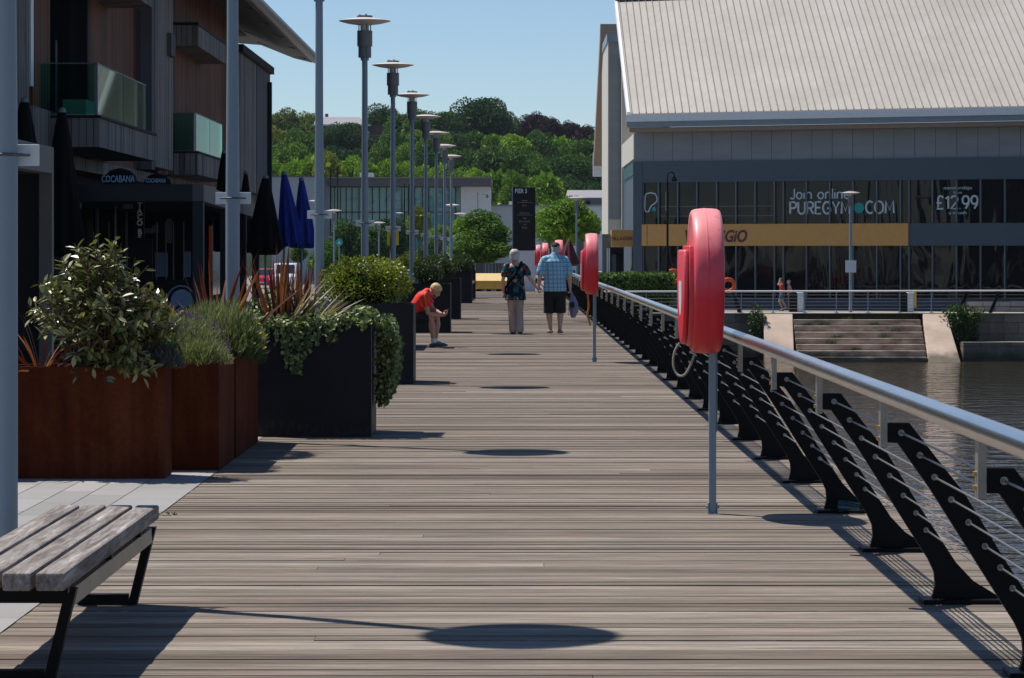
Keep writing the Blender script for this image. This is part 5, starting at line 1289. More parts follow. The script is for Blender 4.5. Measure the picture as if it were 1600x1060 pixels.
# clipped hedge on the near side of the gym
hd_ = thing('hedge', 'low clipped green hedge between the railing and the gym', 'hedge', (5.2, 126.2, -1)) 
rn = random.Random(9); m = MB(); x0, x1, y0, y1, z0, z1 = 3.3, 7.2, 135.5, 137.5, QZ, .55
for k in range(5200):
    f_ = rn.random(); x = rn.uniform(x0, x1); bump_ = .09*noise.noise(V((x*1.8, 0, 4)))
    if f_ < .5: p = V((x, rn.uniform(y0, y1), z1+bump_+rn.uniform(-.10, .05))); n_ = V((0, -.2, 1))
    elif f_ < .92: p = V((x, y0+rn.uniform(-.06, .14)+.1*noise.noise(V((x*2, 7, 1))), rn.uniform(z0, z1+bump_))); n_ = V((0, -1, .3))
    else: p = V((x0+rn.uniform(-.1, .1), rn.uniform(y0, y1), rn.uniform(z0, z1))); n_ = V((-1, 0, .2))
    rleaf(m, p, rdir(rn)+V((0, 0, .3)), n_+rdir(rn)*.6, .15*rn.uniform(.7, 1.2), .085)
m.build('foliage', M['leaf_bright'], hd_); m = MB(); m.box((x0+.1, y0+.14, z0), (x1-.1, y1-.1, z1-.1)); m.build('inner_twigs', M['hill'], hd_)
for c in list(hd_.children): c.location = V((0, 0, 0))

# ================================================================== GYM BUILDING
T = .45; PHI = math.atan(T); UX, UY = math.cos(PHI), -math.sin(PHI)
F0 = V((X(990, 146), 146.0, 0))
def S(px):
    q = (px-CX)/FPX; return (q*F0.y-F0.x)/(UX-q*UY)
def FP3(s, z, o=0): return V((F0.x+UX*s+UY*o, F0.y+UY*s-UX*o, z))      # o: metres in front of the facade
G = thing('gym_building', 'large grey gym building with a pale standing-seam roof and dark glazing across the water', 'building', (F0.x, F0.y, QZ))
def slab(name, s0, s1, z0, z1, o0, o1, mat_, parent=G, bevel=0):
    m = MB(); m.hexa([FP3(s0, z0, o1), FP3(s1, z0, o1), FP3(s1, z0, o0), FP3(s0, z0, o0)], [FP3(s0, z1, o1), FP3(s1, z1, o1), FP3(s1, z1, o0), FP3(s0, z1, o0)])
    ob = m.build(name, mat_, parent)
    return ob
SE = S(1600)+7
s_c0, s_c1 = S(990.5), S(1004.5)
ZB, Z1, Z2, Z3, Z4, Z5 = QZ, 1.86, 2.88, 4.86, 5.86, 7.22
slab('core_wall', -.0, SE, ZB, Z5, -1.2, -.16, M['black'])
slab('corner_column', s_c0, s_c1, ZB, Z4, -.15, .10, M['navy_panel'])
slab('upper_band', s_c1+.002, SE, Z3, Z4, -.15, .08, M['navy_panel'])
fz = slab('frieze_panels', s_c0+.05, SE, Z4+.002, Z5, -.15, .02, M['frieze'])
slab('base_panel', s_c1+.002, SE, ZB, Z(466, 142), -.15, .06, M['navy_panel'])
s_g = S(1420.5)
sign = slab('gold_fascia', s_c1+.002, s_g, Z1, Z2, -.15, .16, M['gold'])
slab('gold_fascia_joint', s_c1+.25, s_c1+.30, Z1+.002, Z2-.002, .161, .166, M['soffit'], sign)
slab('mid_band', s_g+.003, SE, Z1, Z2, -.15, .10, M['navy_panel'])
cols = [1005, 1029, 1059, 1089, 1120, 1150, 1180, 1210, 1224, 1260, 1296.5, 1333, 1370, 1407, 1420.5, 1457, 1494.5, 1532, 1570, 1608, 1646, 1684]
for i in range(len(cols)-1):
    a, b = S(cols[i]), S(cols[i+1])
    for (z0, z1, nm) in ((Z2+.004, Z3-.004, 'upper_window'), (Z(466, 142)+.004, Z1-.004, 'lower_window')):
        w = slab(nm, a+.03, b-.03, z0, z1, -.14, -.10+.0*(i % 3), M['gym_glass'])
        slab('frame', a-.028, a+.028, z0, z1, -.14, .03, M['mullion'], w)
    if 1 <= i <= 6 or (1400 < cols[i]): 
        pass
for (a, b, py) in ((1031, 1209, 323), (1031, 1209, 338)):
    slab('transom', S(a), S(b), Z(py, 144), Z(py, 144)+.03, -.09, -.04, M['mullion'])
# roof: eave in front of the facade, sheet running straight back to the ridge
EO = .95; RZ = 14.62; RD = 14.2
def eave(s, dz=0): return FP3(s, 8.10+dz, EO)
def ridge(s, dz=0): p = FP3(s, RZ+dz, EO); return p+V((-.12, RD, 0))
sl = S(983)+.42
m = MB(); a, b, c, d = eave(sl), eave(SE), ridge(SE), ridge(sl)
m.hexa([a-V((0, 0, .3)), b-V((0, 0, .3)), c-V((0, 0, .3)), d-V((0, 0, .3))], [a, b, c, d])
m0 = m; m = MB(); nse = 70
for k in range(nse+1):
    s = sl+.10+(SE-sl-.2)*k/nse; e, r_ = eave(s, .001), ridge(s, .001); w = V((UX, UY, 0))*.016; hgt = V((0, 0, .055))
    m.hexa([e-w, e+w, r_+w, r_-w], [e-w+hgt, e+w+hgt, r_+w+hgt, r_-w+hgt])
roof = m0.build('roof', M['roof'], G); m.build('standing_seams', M['roof_seam'], roof)
m = MB(); e, r_ = eave(sl-.14, -.34), ridge(sl-.14, -.34); w = V((.14, -.02, 0)); h = V((0, 0, .42)); m.hexa([e, e+w, r_+w, r_], [e+h, e+w+h, r_+w+h, r_+h]); m.build('verge_trim', M['eave_white'], roof)
m = MB(); e, r_ = ridge(sl-.14, .02), ridge(SE, .02); m.hexa([e-V((0, .3, 0)), r_-V((0, .3, 0)), r_+V((0, .3, 0)), e+V((0, .3, 0))], [e+V((0, -.2, .12)), r_+V((0, -.2, .12)), r_+V((0, .2, .12)), e+V((0, .2, .12))]); m.build('ridge_cap', M['roof_seam'], roof)
slab('gutter', sl-.05, SE, 7.70, 8.02, EO+.02, EO+.36, M['eave_white'], roof)
slab('gutter_underside', sl-.05, SE, 7.44, 7.698, EO+.02, EO+.24, M['steel_grey'], roof)
slab('soffit_board', sl, SE, 7.225, 7.43, -.1, EO+.05, M['soffit'], roof)
# left flank: return wall, pale upper wall, stair tower, far roof rake
x0 = F0.x
m = MB(); m.box((x0+.004, 146.2, 6.0), (x0+2.0, 161.9, 7.2)); m.build('side_wall', M['cream'], G)
m = MB(); m.box((x0+.12, 146.2, QZ), (x0+2.0, 161.9, 5.998)); m.build('side_wall', M['navy_panel'], G)
m = MB(); m.extr([(x0+.06, 146.6, 5.3), (x0+.06, 161, 5.3), (x0+.06, 161, 5.9), (x0+.06, 146.6, 5.9)][::-1], (.05, 0, 0)); m.build('clerestory_window', M['office_glass'], G)
TW = 163.0; tx0, tx1 = X(950, TW), X(973, TW)
m = MB(); m.box((tx0, TW, QZ), (tx1+2.5, 174, Z(62, TW))); m.build('stair_tower', M['cream'], G)
m = MB(); m.box((tx0-.06, TW-.18, Z(66, TW)-.0), (tx1+2.5, 174, Z(53, TW))); 
m.build('tower_cap', M['steel_grey'], G)
m = MB(); m.box((tx0+.05, TW-.04, QZ+4.4), (tx1+2.4, TW-.004, Z(66, TW)-.004)); m.build('tower_shade_face', M['frieze'], G)  # grey sheet paints the shade on the cream tower's front
a = V((X(938, 171), 171, Z(63, 171))); b = V((X(927.5, 186), 186, Z(262, 186)))
m = MB(); w = V((1.6, 0, 0)); h = V((0, 0, .9))
m.hexa([a, a+w, b+w, b], [a+h, a+w+h, b+w+h, b+h]); rr_ = m.build('far_roof', M['soffit'], G)
m = MB(); m.box((b.x-.04, b.y-.2, b.z-.55), (b.x+1.4, b.y+.25, b.z+.9)); m.build('far_gutter', M['eave_white'], rr_)
m = MB(); m.box((x0+.01, 162.1, QZ), (x0+2.2, 162.9, 13.0)); m.build('inner_wall', M['cream'], G)
# restaurant entrance lobby with boxed sign
LY = 150.0
m = MB(); m.box((X(955.5, LY), LY, Z(386, LY)), (X(989.5, LY), LY+1.2, Z(359.5, LY))); bx = m.build('boxed_sign', M['gold'], G)
m = MB(); m.box((X(990, LY), LY-.6, Z(388, LY)), (X(1004, LY-.6)-.1, LY+.6, Z(357, LY))); m.build('awning_end', M['cream'], bx)
m = MB(); m.box((X(953, LY), LY+.3, QZ), (X(975, LY), LY+3, Z(386.5, LY))); m.build('entrance', M['black'], G)
m = MB(); m.box((X(956, LY), LY+.2, QZ), (X(963, LY), LY+.29, Z(398, LY))); m.build('door', M['navy_panel'], G)
for px in (949, 952, 976.5, 981):
    m = MB(); m.box((X(px, LY)-.03, LY-.06, QZ), (X(px, LY)+.03, LY+.06, Z(388, LY))); m.build('entrance_post', M['eave_white'], G)
m = MB(); m.box((X(941.5, LY), LY+.5, QZ), (X(954.5, LY), LY+1.5, Z(366, LY))); m.build('entrance_pier', M['mullion'], G)
# lettering
def ftext(name, s, px, py, size, mat_, parent=G, o=.0, align='LEFT', bold=.0, sx=1.0, shear=0, space=1.0, z=None):
    p = FP3(S(px), 0, o); return text(name, s, size, mat_, parent, (p.x, p.y, Z(py, p.y) if z is None else z), -PHI, align, bold, .006, shear, sx, space)
# monoline rounded lettering stuck on the panes: each letter is a bent strip
def arc_(cx, cy, rx, ry, a0, a1, n=9): return [(cx+rx*math.cos(rad(a0+(a1-a0)*q/n)), cy+ry*math.sin(rad(a0+(a1-a0)*q/n))) for q in range(n+1)]
GLYPH = {
 'P': (.56, [[(0, 0), (0, 1)]+arc_(.28, .74, .28, .26, 90, -90)+[(0, .48)]]),
 'U': (.62, [[(0, 1), (0, .30)]+arc_(.31, .30, .31, .30, 180, 360)+[(.62, 1)]]),
 'R': (.58, [[(0, 0), (0, 1)]+arc_(.28, .74, .28, .26, 90, -90)+[(0, .48)], [(.26, .48), (.58, 0)]]),
 'E': (.50, [[(.50, 1), (0, 1), (0, 0), (.50, 0)], [(0, .52), (.44, .52)]]),
 'G': (.68, [arc_(.36, .5, .36, .5, 48, 330, 16)+[(.68, .46), (.40, .46)]]),
 'Y': (.62, [[(0, 1), (.31, .45), (.62, 1)], [(.31, .45), (.31, 0)]]),
 'M': (.76, [[(0, 0), (.06, 1), (.38, .25), (.70, 1), (.76, 0)]]),
 'C': (.62, [arc_(.36, .5, .36, .5, 48, 312, 16)]),
 'O': (.76, [arc_(.38, .5, .38, .5, 0, 360, 20)]),
 'J': (.38, [[(.38, 1), (.38, .24)]+arc_(.19, .24, .19, .24, 0, -150)]),
 'o': (.50, [arc_(.25, .32, .25, .32, 0, 360, 16)]),
 'i': (.02, [[(0, 0), (0, .62)], [(0, .88), (0, .92)]]),
 'n': (.42, [[(0, 0), (0, .62)], [(0, .40)]+arc_(.21, .40, .21, .24, 180, 0)+[(.42, 0)]]),
 'l': (.02, [[(0, 0), (0, 1)]]),
 'e': (.50, [[(.01, .34), (.50, .34)]+arc_(.25, .32, .25, .32, 4, 318, 14)]),
 '\u00a3': (.56, [arc_(.34, .76, .22, .24, 20, 180)+[(.12, .2), (.02, 0), (.56, 0)], [(0, .46), (.42, .46)]]),
 '1': (.26, [[(0, .78), (.22, 1), (.22, 0)]]),
 '2': (.54, [arc_(.27, .73, .27, .27, 165, -30)+[(.0, 0), (.56, 0)]]),
 '.': (.02, [[(0, 0), (0, .03)]]),
 '9': (.54, [arc_(.27, .68, .27, .32, 0, 360, 18), [(.54, .68), (.50, .35), (.26, 0)]]),
 ' ': (.22, []),
}
def strip_word(word, px, py, H, px_end, wt):
    """letters from pixel column px to px_end, baseline py, cap height H metres"""
    s0, s1 = S(px), S(px_end); tot = sum(GLYPH[c][0] for c in word); gap = .20
    k = (s1-s0)/((tot+gap*(len(word)-1))*H); s = s0
    z0 = Z(py, FP3(s0, 0).y)
    for ch in word:
        w_, strokes = GLYPH[ch]; m = MB()
        for st in strokes:
            pts = []
            for a, b in st:
                p = FP3(s+a*H*k, z0+b*H, -.075); pts.append(p)
            m.tube(pts, [(wt, wt)]*len(pts), 6)
        if strokes: m.build('window_letter', M['white_lines'], G)
        s += (w_+gap)*H*k
strip_word('Join online', 1234, 311, .46, 1327, .034)
strip_word('PUREGYM', 1234, 334.5, .55, 1327, .048)
strip_word('COM', 1352.5, 333.5, .55, 1396, .048)
strip_word('\u00a312.99', 1463, 326.5, .58, 1527, .046)
p = FP3(S(1341.5), 0, -.075); m = MB(); zc = Z(325, p.y)
rg = [[p+V((UX*math.cos(a)*.245, UY*math.cos(a)*.245, zc+math.sin(a)*.245))+V((UY, -UX, 0))*t_ for a in [2*math.pi*k/24 for k in range(24)]] for t_ in (0, .02)]
m.rings(rg); m.build('window_dot', M['teal'], G)
ftext('window_lettering', 'memberships', 1496, 296, .20, M['white_lines'], G, -.07, 'CENTER', 0, 1.25)
ftext('window_lettering', 'from', 1496, 303, .17, M['white_lines'], G, -.07, 'CENTER', 0, 1.2)
ftext('window_lettering', 'a month', 1496, 335, .20, M['white_lines'], G, -.07, 'CENTER', 0, 1.25)
# outlined P emblem with its dot
path = [(1007, 308), (1009, 303), (1016, 301.5), (1023, 303), (1026, 309), (1025.5, 315), (1021, 319), (1017, 321.5), (1014.5, 326), (1012.5, 331), (1008.5, 331.5), (1006.5, 327), (1006.5, 316), (1007, 308)]
pts = [];
for a, b in path: q = FP3(S(a), 0, -.08); pts.append(V((q.x, q.y, Z(b, q.y))))
m = MB(); m.tube(pts, .035, 6); m.build('emblem_outline', M['white_lines'], G, True)
p = FP3(S(1021.5), 0, -.075); zc = Z(327, p.y); m = MB()
m.rings([[p+V((UX*math.cos(a)*.11, UY*math.cos(a)*.11, zc+math.sin(a)*.11))+V((UY, -UX, 0))*t_ for a in [2*math.pi*k/18 for k in range(18)]] for t_ in (0, .02)]); m.build('emblem_dot', M['teal'], G)
ftext('emblem_line', '24 HOURS', 1006, 338, .16, M['white_lines'], G, -.07, 'LEFT', 0, .85) if False else None
ftext('fascia_lettering', 'VILLAGGiO', 1168, 378, .78, M['purple'], sign, .175, 'RIGHT', .02, .80, .25)
text('sign_lettering', 'VILLAGGIO', .24, M['purple'], bx, (X(972.5, LY), LY-.012, Z(375.5, LY)), 0, 'CENTER', .004, .004, .1, .92)
# ================================================================== END OF THE BOARDWALK
b_ = thing('barrier', 'yellow plastic barrier lying across the end of the boardwalk', 'barrier', (-1.0, 123.2, 0))
Yb = 122.6; x0, x1 = X(739, Yb), X(800, Yb)
m = MB(); m.extr([(x0, Yb, .09), (x0, Yb+.55, .09), (x0, Yb+.42, .42), (x0, Yb+.12, .42)][::-1], (x1-x0, 0, 0)); m.build('body', M['yellow'], b_, bevel=.03)
m = MB(); m.extr([(x0+.03, Yb+.05, .423), (x0+.03, Yb+.9, .72), (x0+.03, Yb+.98, .66), (x0+.03, Yb+.2, .38)][::-1], (x1-x0-.06, 0, 0)); m.build('sloping_top', M['lit_yellow'], b_, bevel=.015)
m = MB()
for k in range(4): xx = x0+.15+k*.38; m.box((xx, Yb+.05, .005), (xx+.2, Yb+.5, .088))
m.build('foot', M['black'], b_)
fw = thing('timber_fence', 'low grey timber fence behind the yellow barrier', 'fence', (-.8, 125.6, 0))
for k in range(16):
    m = MB(); x = X(738, 126)+k*.137; m.box((x, 126, -.1), (x+.128, 126.04, Z(411.5, 126))); m.build('board', M['clad_pale'], fw)
m = MB(); m.box((X(738, 126), 126.045, .55), (X(738, 126)+2.2, 126.1, .65)); m.build('rail', M['clad_grey'], fw)
tt = thing('totem_sign', 'tall black PIER 5 totem sign on a pale grey base', 'sign', (X(819, 122), 122.9, 0))
Yt = 122.9; tx0, tx1 = X(801.5, Yt), X(836.5, Yt)
m = MB(); m.box((tx0, Yt, Z(392, Yt)+.002), (tx1, Yt+.22, Z(293, Yt))); pn = m.build('panel', M['slate'], tt, bevel=.006)
m = MB(); m.box((tx0, Yt, .004), (tx1, Yt+.22, Z(392, Yt))); m.build('base', M['white_plate'], tt, bevel=.006)
m = MB(); m.box((tx0-.035, Yt-.01, .004), (tx0-.002, Yt+.23, Z(292.5, Yt))); m.build('edge_strip', M['steel_grey'], tt)
text('title', 'PIER 5', .25, M['white_lines'], pn, (X(804.5, Yt), Yt-.012, Z(302, Yt)), bold=.003, sx=.75); text('subtitle', 'to water', .085, M['white_lines'], pn, (X(823, Yt), Yt-.012, Z(301.5, Yt)), sx=1) if False else None
for s_, py, sz in [('Hotel', 315, .10), ('Bars', 322.5, .10), ('Restaurants', 334, .085), ('The', 342.5, .10), ('Boardwalk', 347.5, .10), ('and', 352, .085), ('Quay', 357, .10)]:
    text('listing', s_, sz, M['bracket'], pn, (X(819.5, Yt), Yt-.012, Z(py, Yt)), align='CENTER')
for py in (317, 336.5):
    m = MB(); m.box((X(808, Yt), Yt-.010, Z(py, Yt)), (X(832, Yt), Yt-.002, Z(py, Yt)+.012)); m.build('rule_line', M['bracket'], pn)

# ================================================================== TREES
def tree_mesh(seed, rx, rz, n, L, lobes=9, flat_=.75):
    rn = random.Random(seed); ls = [((0, 0, 0), (rx*.72, rx*.72, rz*.72))]
    for k in range(lobes):
        a = rn.uniform(0, 6.28); e = rn.uniform(-.5, 1.25); q = rn.uniform(.45, .72)
        ls.append(((rx*q*math.cos(a)*math.cos(e), rx*q*math.sin(a)*math.cos(e), rz*q*math.sin(e)), (rx*rn.uniform(.3, .5), rx*rn.uniform(.3, .5), rz*rn.uniform(.26, .42))))
    m = bush(rn, ls, n, L, L*.85, .15, rleaf, .80, .32)
    return m
def trunk_mesh(seed, h, r0, rx, rz):
    rn = random.Random(seed); m = MB(); m.tube([(0, 0, -h-.5), (.1, 0, -h*.5), (0, .05, -.1*rz), (0, 0, rz*.2)], [r0, r0*.8, r0*.6, r0*.2], 8)
    for k in range(6):
        a = rn.uniform(0, 6.28); p = V((0, 0, -rz*.5+rn.uniform(0, .35)*rz)); q = V((rx*.7*math.cos(a), rx*.7*math.sin(a), p.z+rz*rn.uniform(.08, .28)))
        m.tube([p, p.lerp(q, .5)+V((0, 0, .1)), q], [r0*.45, r0*.3, r0*.1], 6)
    return m
VAR = {}
for key, seeds in {'far_mid': (1, 2), 'far_bright': (3, 4), 'far_dark': (5, 6), 'far_olive': (7,), 'far_purple': (8,)}.items():
    VAR[key] = [(tree_mesh(s, 1, 1, 12500, .066, 15).mesh('crown', M[key]), tree_mesh(s+50, .80, .80, 520, .3, 6).mesh('inner', M[key])) for s in seeds]
TRUNK = trunk_mesh(3, 1.3, .07, 1, 1).mesh('trunk', M['bark'])
TN = {'far_mid': 'mid green', 'far_bright': 'bright sunlit green', 'far_dark': 'dark green', 'far_olive': 'olive green', 'far_purple': 'dark purple'}
trn = random.Random(77)
def tree(lab, px, top, w, Y, key, group, asp=1.0, base=None):
    rx = w/2*Y/FPX; rz = rx*asp; zt_ = Z(top, Y); zc = zt_-rz*.93; x = X(px, Y); zg = base if base is not None else (hz(x, Y) if Y > 306 else -1.2)
    zg = min(zg, zc-rz*.5)
    r = thing('tree', lab, 'tree', (x, Y, zg), group); me, me2 = VAR[key][trn.randrange(len(VAR[key]))]
    rot = trn.uniform(0, 6.28)
    for nm, d in (('crown', me), ):
        o = bpy.data.objects.new(nm, d); COL.objects.link(o); o.parent = r; o.location = (0, 0, zc-zg); o.scale = (rx, rx, rz); o.rotation_euler = (0, 0, rot)
    o = bpy.data.objects.new('inner_foliage', me2); COL.objects.link(o); o.parent = r; o.location = (0, 0, zc-zg); o.scale = (rx, rx, rz); o.rotation_euler = (0, 0, rot+1)
    o = bpy.data.objects.new('trunk', TRUNK); COL.objects.link(o); o.parent = r; o.location = (0, 0, zc-zg); o.scale = (rx, rx, max(rz, (zc-zg)/1.3)); o.rotation_euler = (0, 0, rot)
    return r
rows = [
 ('skyline row', 575, [(440, 172, 62, 'far_olive'), (474, 178, 52, 'far_olive'), (426, 182, 46, 'far_mid'), (537, 189, 62, 'far_dark'), (498, 180, 46, 'far_olive'), (600, 166, 56, 'far_dark'), (628, 178, 44, 'far_dark'), (655, 172, 40, 'far_mid'), (690, 174, 52, 'far_dark'), (722, 178, 44, 'far_dark'), (750, 152, 76, 'far_dark'), (776, 172, 60, 'far_dark'), (800, 190, 50, 'far_dark'), (838, 174, 44, 'far_purple'), (858, 182, 34, 'far_purple'), (892, 188, 40, 'far_purple'), (914, 194, 36, 'far_purple'), (820, 200, 40, 'far_mid'), (940, 205, 44, 'far_dark')], 1.05),
 ('upper slope', 500, [(430, 198, 52, 'far_olive'), (466, 205, 54, 'far_mid'), (500, 212, 46, 'far_dark'), (540, 191, 50, 'far_dark'), (518, 197, 36, 'far_dark'), (580, 214, 44, 'far_dark'), (618, 205, 46, 'far_mid'), (648, 203, 40, 'far_mid'), (680, 206, 46, 'far_mid'), (712, 208, 42, 'far_dark'), (742, 206, 50, 'far_mid'), (775, 210, 54, 'far_mid'), (808, 212, 50, 'far_bright'), (842, 208, 52, 'far_mid'), (876, 214, 48, 'far_bright'), (906, 218, 48, 'far_mid'), (936, 222, 40, 'far_mid')], 1.15),
 ('middle slope', 430, [(428, 226, 46, 'far_mid'), (460, 222, 52, 'far_mid'), (494, 238, 44, 'far_bright'), (530, 232, 54, 'far_dark'), (566, 236, 50, 'far_dark'), (600, 230, 46, 'far_mid'), (634, 228, 46, 'far_mid'), (668, 236, 44, 'far_dark'), (702, 234, 46, 'far_dark'), (736, 236, 54, 'far_dark'), (772, 232, 58, 'far_dark'), (806, 236, 50, 'far_mid'), (838, 242, 46, 'far_mid'), (868, 244, 52, 'far_dark'), (900, 240, 54, 'far_dark'), (932, 248, 44, 'far_dark')], 1.3),
 ('foot of the hill', 335, [(428, 252, 42, 'far_bright'), (456, 250, 44, 'far_bright'), (484, 246, 40, 'far_bright'), (512, 240, 46, 'far_olive'), (544, 246, 46, 'far_bright'), (574, 254, 42, 'far_bright'), (602, 250, 40, 'far_bright'), (630, 254, 40, 'far_bright'), (658, 258, 38, 'far_bright'), (686, 256, 42, 'far_bright'), (716, 264, 44, 'far_bright'), (746, 266, 44, 'far_bright'), (776, 268, 46, 'far_bright'), (806, 272, 42, 'far_mid'), (846, 254, 44, 'far_mid'), (852, 272, 58, 'far_bright'), (884, 276, 42, 'far_dark'), (908, 282, 44, 'far_dark'), (936, 286, 40, 'far_dark')], 1.45),
]
for rname, Yr, lst, asp in rows:
    lst = sorted(lst); n = len(lst)
    for i, (px, top, w, key) in enumerate(lst):
        pos = 'leftmost' if i == 0 else ('rightmost' if i == n-1 else '%s from the left' % ['', 'second', 'third', 'fourth', 'fifth', 'sixth', 'seventh', 'eighth', 'ninth', 'tenth', 'eleventh', 'twelfth', 'thirteenth', 'fourteenth', 'fifteenth', 'sixteenth', 'seventeenth', 'eighteenth', 'nineteenth'][i])
        tree('%s tree on the wooded hill, %s, %s' % (TN[key], rname, pos), px, top, w*1.38, Yr+trn.uniform(-16, 16), key, 'trees on the wooded hill', asp)
# trees of the car park and the quay
tree('broad dense shrub-like tree left of the PIER 5 totem', 754, 332, 100, 134, 'far_mid', 'trees around the car park', .78, -1.0)
tree('low dark shrub under the broad tree left of the totem', 750, 364, 104, 133, 'far_mid', 'trees around the car park', .55, -1.0)
tree('leafy tree with long bright leaves behind the broad one by the totem', 728, 336, 52, 138, 'far_bright', 'trees around the car park', .9, -1.0)
tree('slender light green tree right of the PIER 5 totem', 884, 309, 96, 150, 'far_bright', 'trees around the car park', .92, -1.2)
tree('small light green tree before the white hall, left part', 858, 326, 60, 158, 'far_bright', 'trees around the car park', 1.0, -1.2)
tree('narrow birch-like tree between the lamp poles before the glass building', 655, 322, 40, 190, 'far_olive', 'trees around the car park', 1.5, -1.2)
tree('pale young tree at the right foot of the birch-like tree', 690, 352, 40, 185, 'far_bright', 'trees around the car park', .9, -1.2)
for i, (px, top, w, key) in enumerate([(512, 378, 44, 'far_mid'), (545, 346, 58, 'far_dark'), (578, 352, 56, 'far_dark'), (612, 340, 52, 'far_dark'), (636, 392, 34, 'far_olive'), (500, 392, 30, 'far_mid'), (466, 384, 22, 'far_mid'), (676, 372, 40, 'far_dark'), (918, 330, 40, 'far_mid')]):
    tree('%s car park tree, %s of its row from the left' % (TN[key], ['third', 'fourth', 'fifth', 'sixth', 'seventh', 'second', 'first', 'eighth', 'ninth'][i]), px, top, w*1.3, 226+i*2, key, 'trees around the car park', 1.1, -1.2)

# ================================================================== FAR BUILDINGS
def fpart(name, parent, px0, px1, py0, py1, Y, d, mat_):
    m = MB(); m.box((X(px0, Y), Y, Z(py1, Y)), (X(px1, Y), Y+d, Z(py0, Y))); return m.build(name, mat_, parent)
M['far_grey'] = plain('far_pale_grey_wall', (.30, .34, .38), .7, 0, .05); M['far_roof'] = plain('far_dark_roof', (.11, .11, .11), .7, 0, .08)
gb = thing('glass_office', 'two storey teal glass office building with a dark overhanging roof', 'building', (X(640, 270), 270, -1.2))
YB_ = 270
fpart('core', gb, 516, 722, 292, 440, YB_+.4, 14, M['black'])
fpart('end_wall', gb, 505, 515, 280, 440, YB_-1.0, 15, M['far_grey'])
fpart('end_wall', gb, 720, 766, 292, 440, YB_-.5, 12, M['white'])
rf = fpart('roof', gb, 512, 767, 278.5, 291.5, YB_-2.2, 18, M['far_roof']); fpart('fascia', rf, 511.5, 767.5, 277, 279, YB_-2.4, 18.6, M['roof_seam'])
fpart('roof_vent', rf, 562, 582, 270, 278, YB_+3, 3, M['white'])
cx0 = [517, 523, 532, 541, 550, 561, 571, 582, 593, 604, 616, 628, 638, 648, 660, 670, 680, 692, 702, 712, 720]
for i in range(len(cx0)-1):
    for a, b in ((293, 331), (333, 400)):
        w = fpart('window', gb, cx0[i]+.6, cx0[i+1]-.6, a, b, YB_+.25, .1, M['office_glass'])
    fpart('frame', w, cx0[i]-.5, cx0[i]+.5, 292, 400, YB_+.1, .25, M['black_steel'])
fpart('floor_band', gb, 516, 720, 331.2, 332.8, YB_+.1, .3, M['far_roof'])
wl = thing('pale_block', 'plain pale grey block behind the folded blue parasols', 'building', (X(470, 262), 262, -1.2))
fpart('wall', wl, 425, 500, 277, 445, 262, 12, M['far_grey']); fpart('roof_edge', wl, 424.5, 500.5, 275, 276.9, 261.8, 12.4, M['far_roof']); fpart('door', wl, 484, 494, 400, 440, 261.9, .08, M['far_roof'])
wh = thing('white_hall', 'long low white hall behind the PIER 5 totem', 'building', (X(860, 285), 285, -1.2))
fpart('wall', wh, 766, 1000, 322.5, 430, 285, 25, M['white']); fpart('roof_edge', wh, 765.5, 1000, 320, 322.4, 284.7, 25.6, M['far_grey']); fpart('roof_vent', wh, 795, 801, 315, 319.9, 290, 2, M['white'])
wd = fpart('door', wh, 902, 912, 372, 430, 284.9, .08, M['far_roof'])
hs = thing('roofed_house', 'house with a pale pinkish roof and dark front beyond the white hall', 'building', (X(915, 305), 305, -1))
fpart('front', hs, 886, 944, 309.5, 340, 305, 8, M['far_roof']); m = MB(); Yh = 304.5
m.hexa([V((X(884, Yh), Yh, Z(310, Yh))), V((X(945, Yh), Yh, Z(310, Yh))), V((X(945, Yh), Yh+6, Z(297, Yh))), V((X(888, Yh), Yh+6, Z(297, Yh)))], [V((X(884, Yh), Yh, Z(309, Yh))), V((X(945, Yh), Yh, Z(309, Yh))), V((X(945, Yh), Yh+6, Z(295.5, Yh))), V((X(888, Yh), Yh+6, Z(295.5, Yh)))]); m.build('roof', M['slate_roof'], hs)
fpart('window', hs, 916, 922, 314, 320, 304.9, .06, M['shop'])
bh = thing('brick_house', 'red brick house with a pale slate roof among the hill trees', 'building', (X(550, 540), 540, 15))
Yh = 540
fpart('wall', bh, 498, 597, 195, 250, Yh, 14, M['brick']); m = MB()
m.hexa([PT(490, 196, Yh-1), PT(576, 196, Yh-1), PT(576, 196, Yh+14), PT(490, 196, Yh+14)], [PT(494, 183, Yh+5), PT(561, 183, Yh+5), PT(561, 183, Yh+8), PT(494, 183, Yh+8)]); rf = m.build('roof', M['slate_roof'], bh)
fpart('eaves', bh, 488, 579, 194.5, 197, Yh-1.2, 15, M['white'])
for px in (573, 524, 548): 
    w = fpart('window', bh, px, px+4, 206, 232, Yh-.1, .08, M['white']); fpart('pane', w, px+.8, px+3.2, 208, 230, Yh-.16, .05, M['shop'])
fpart('chimney', rf, 508, 512, 178, 190, Yh+6, 2, M['brick'])

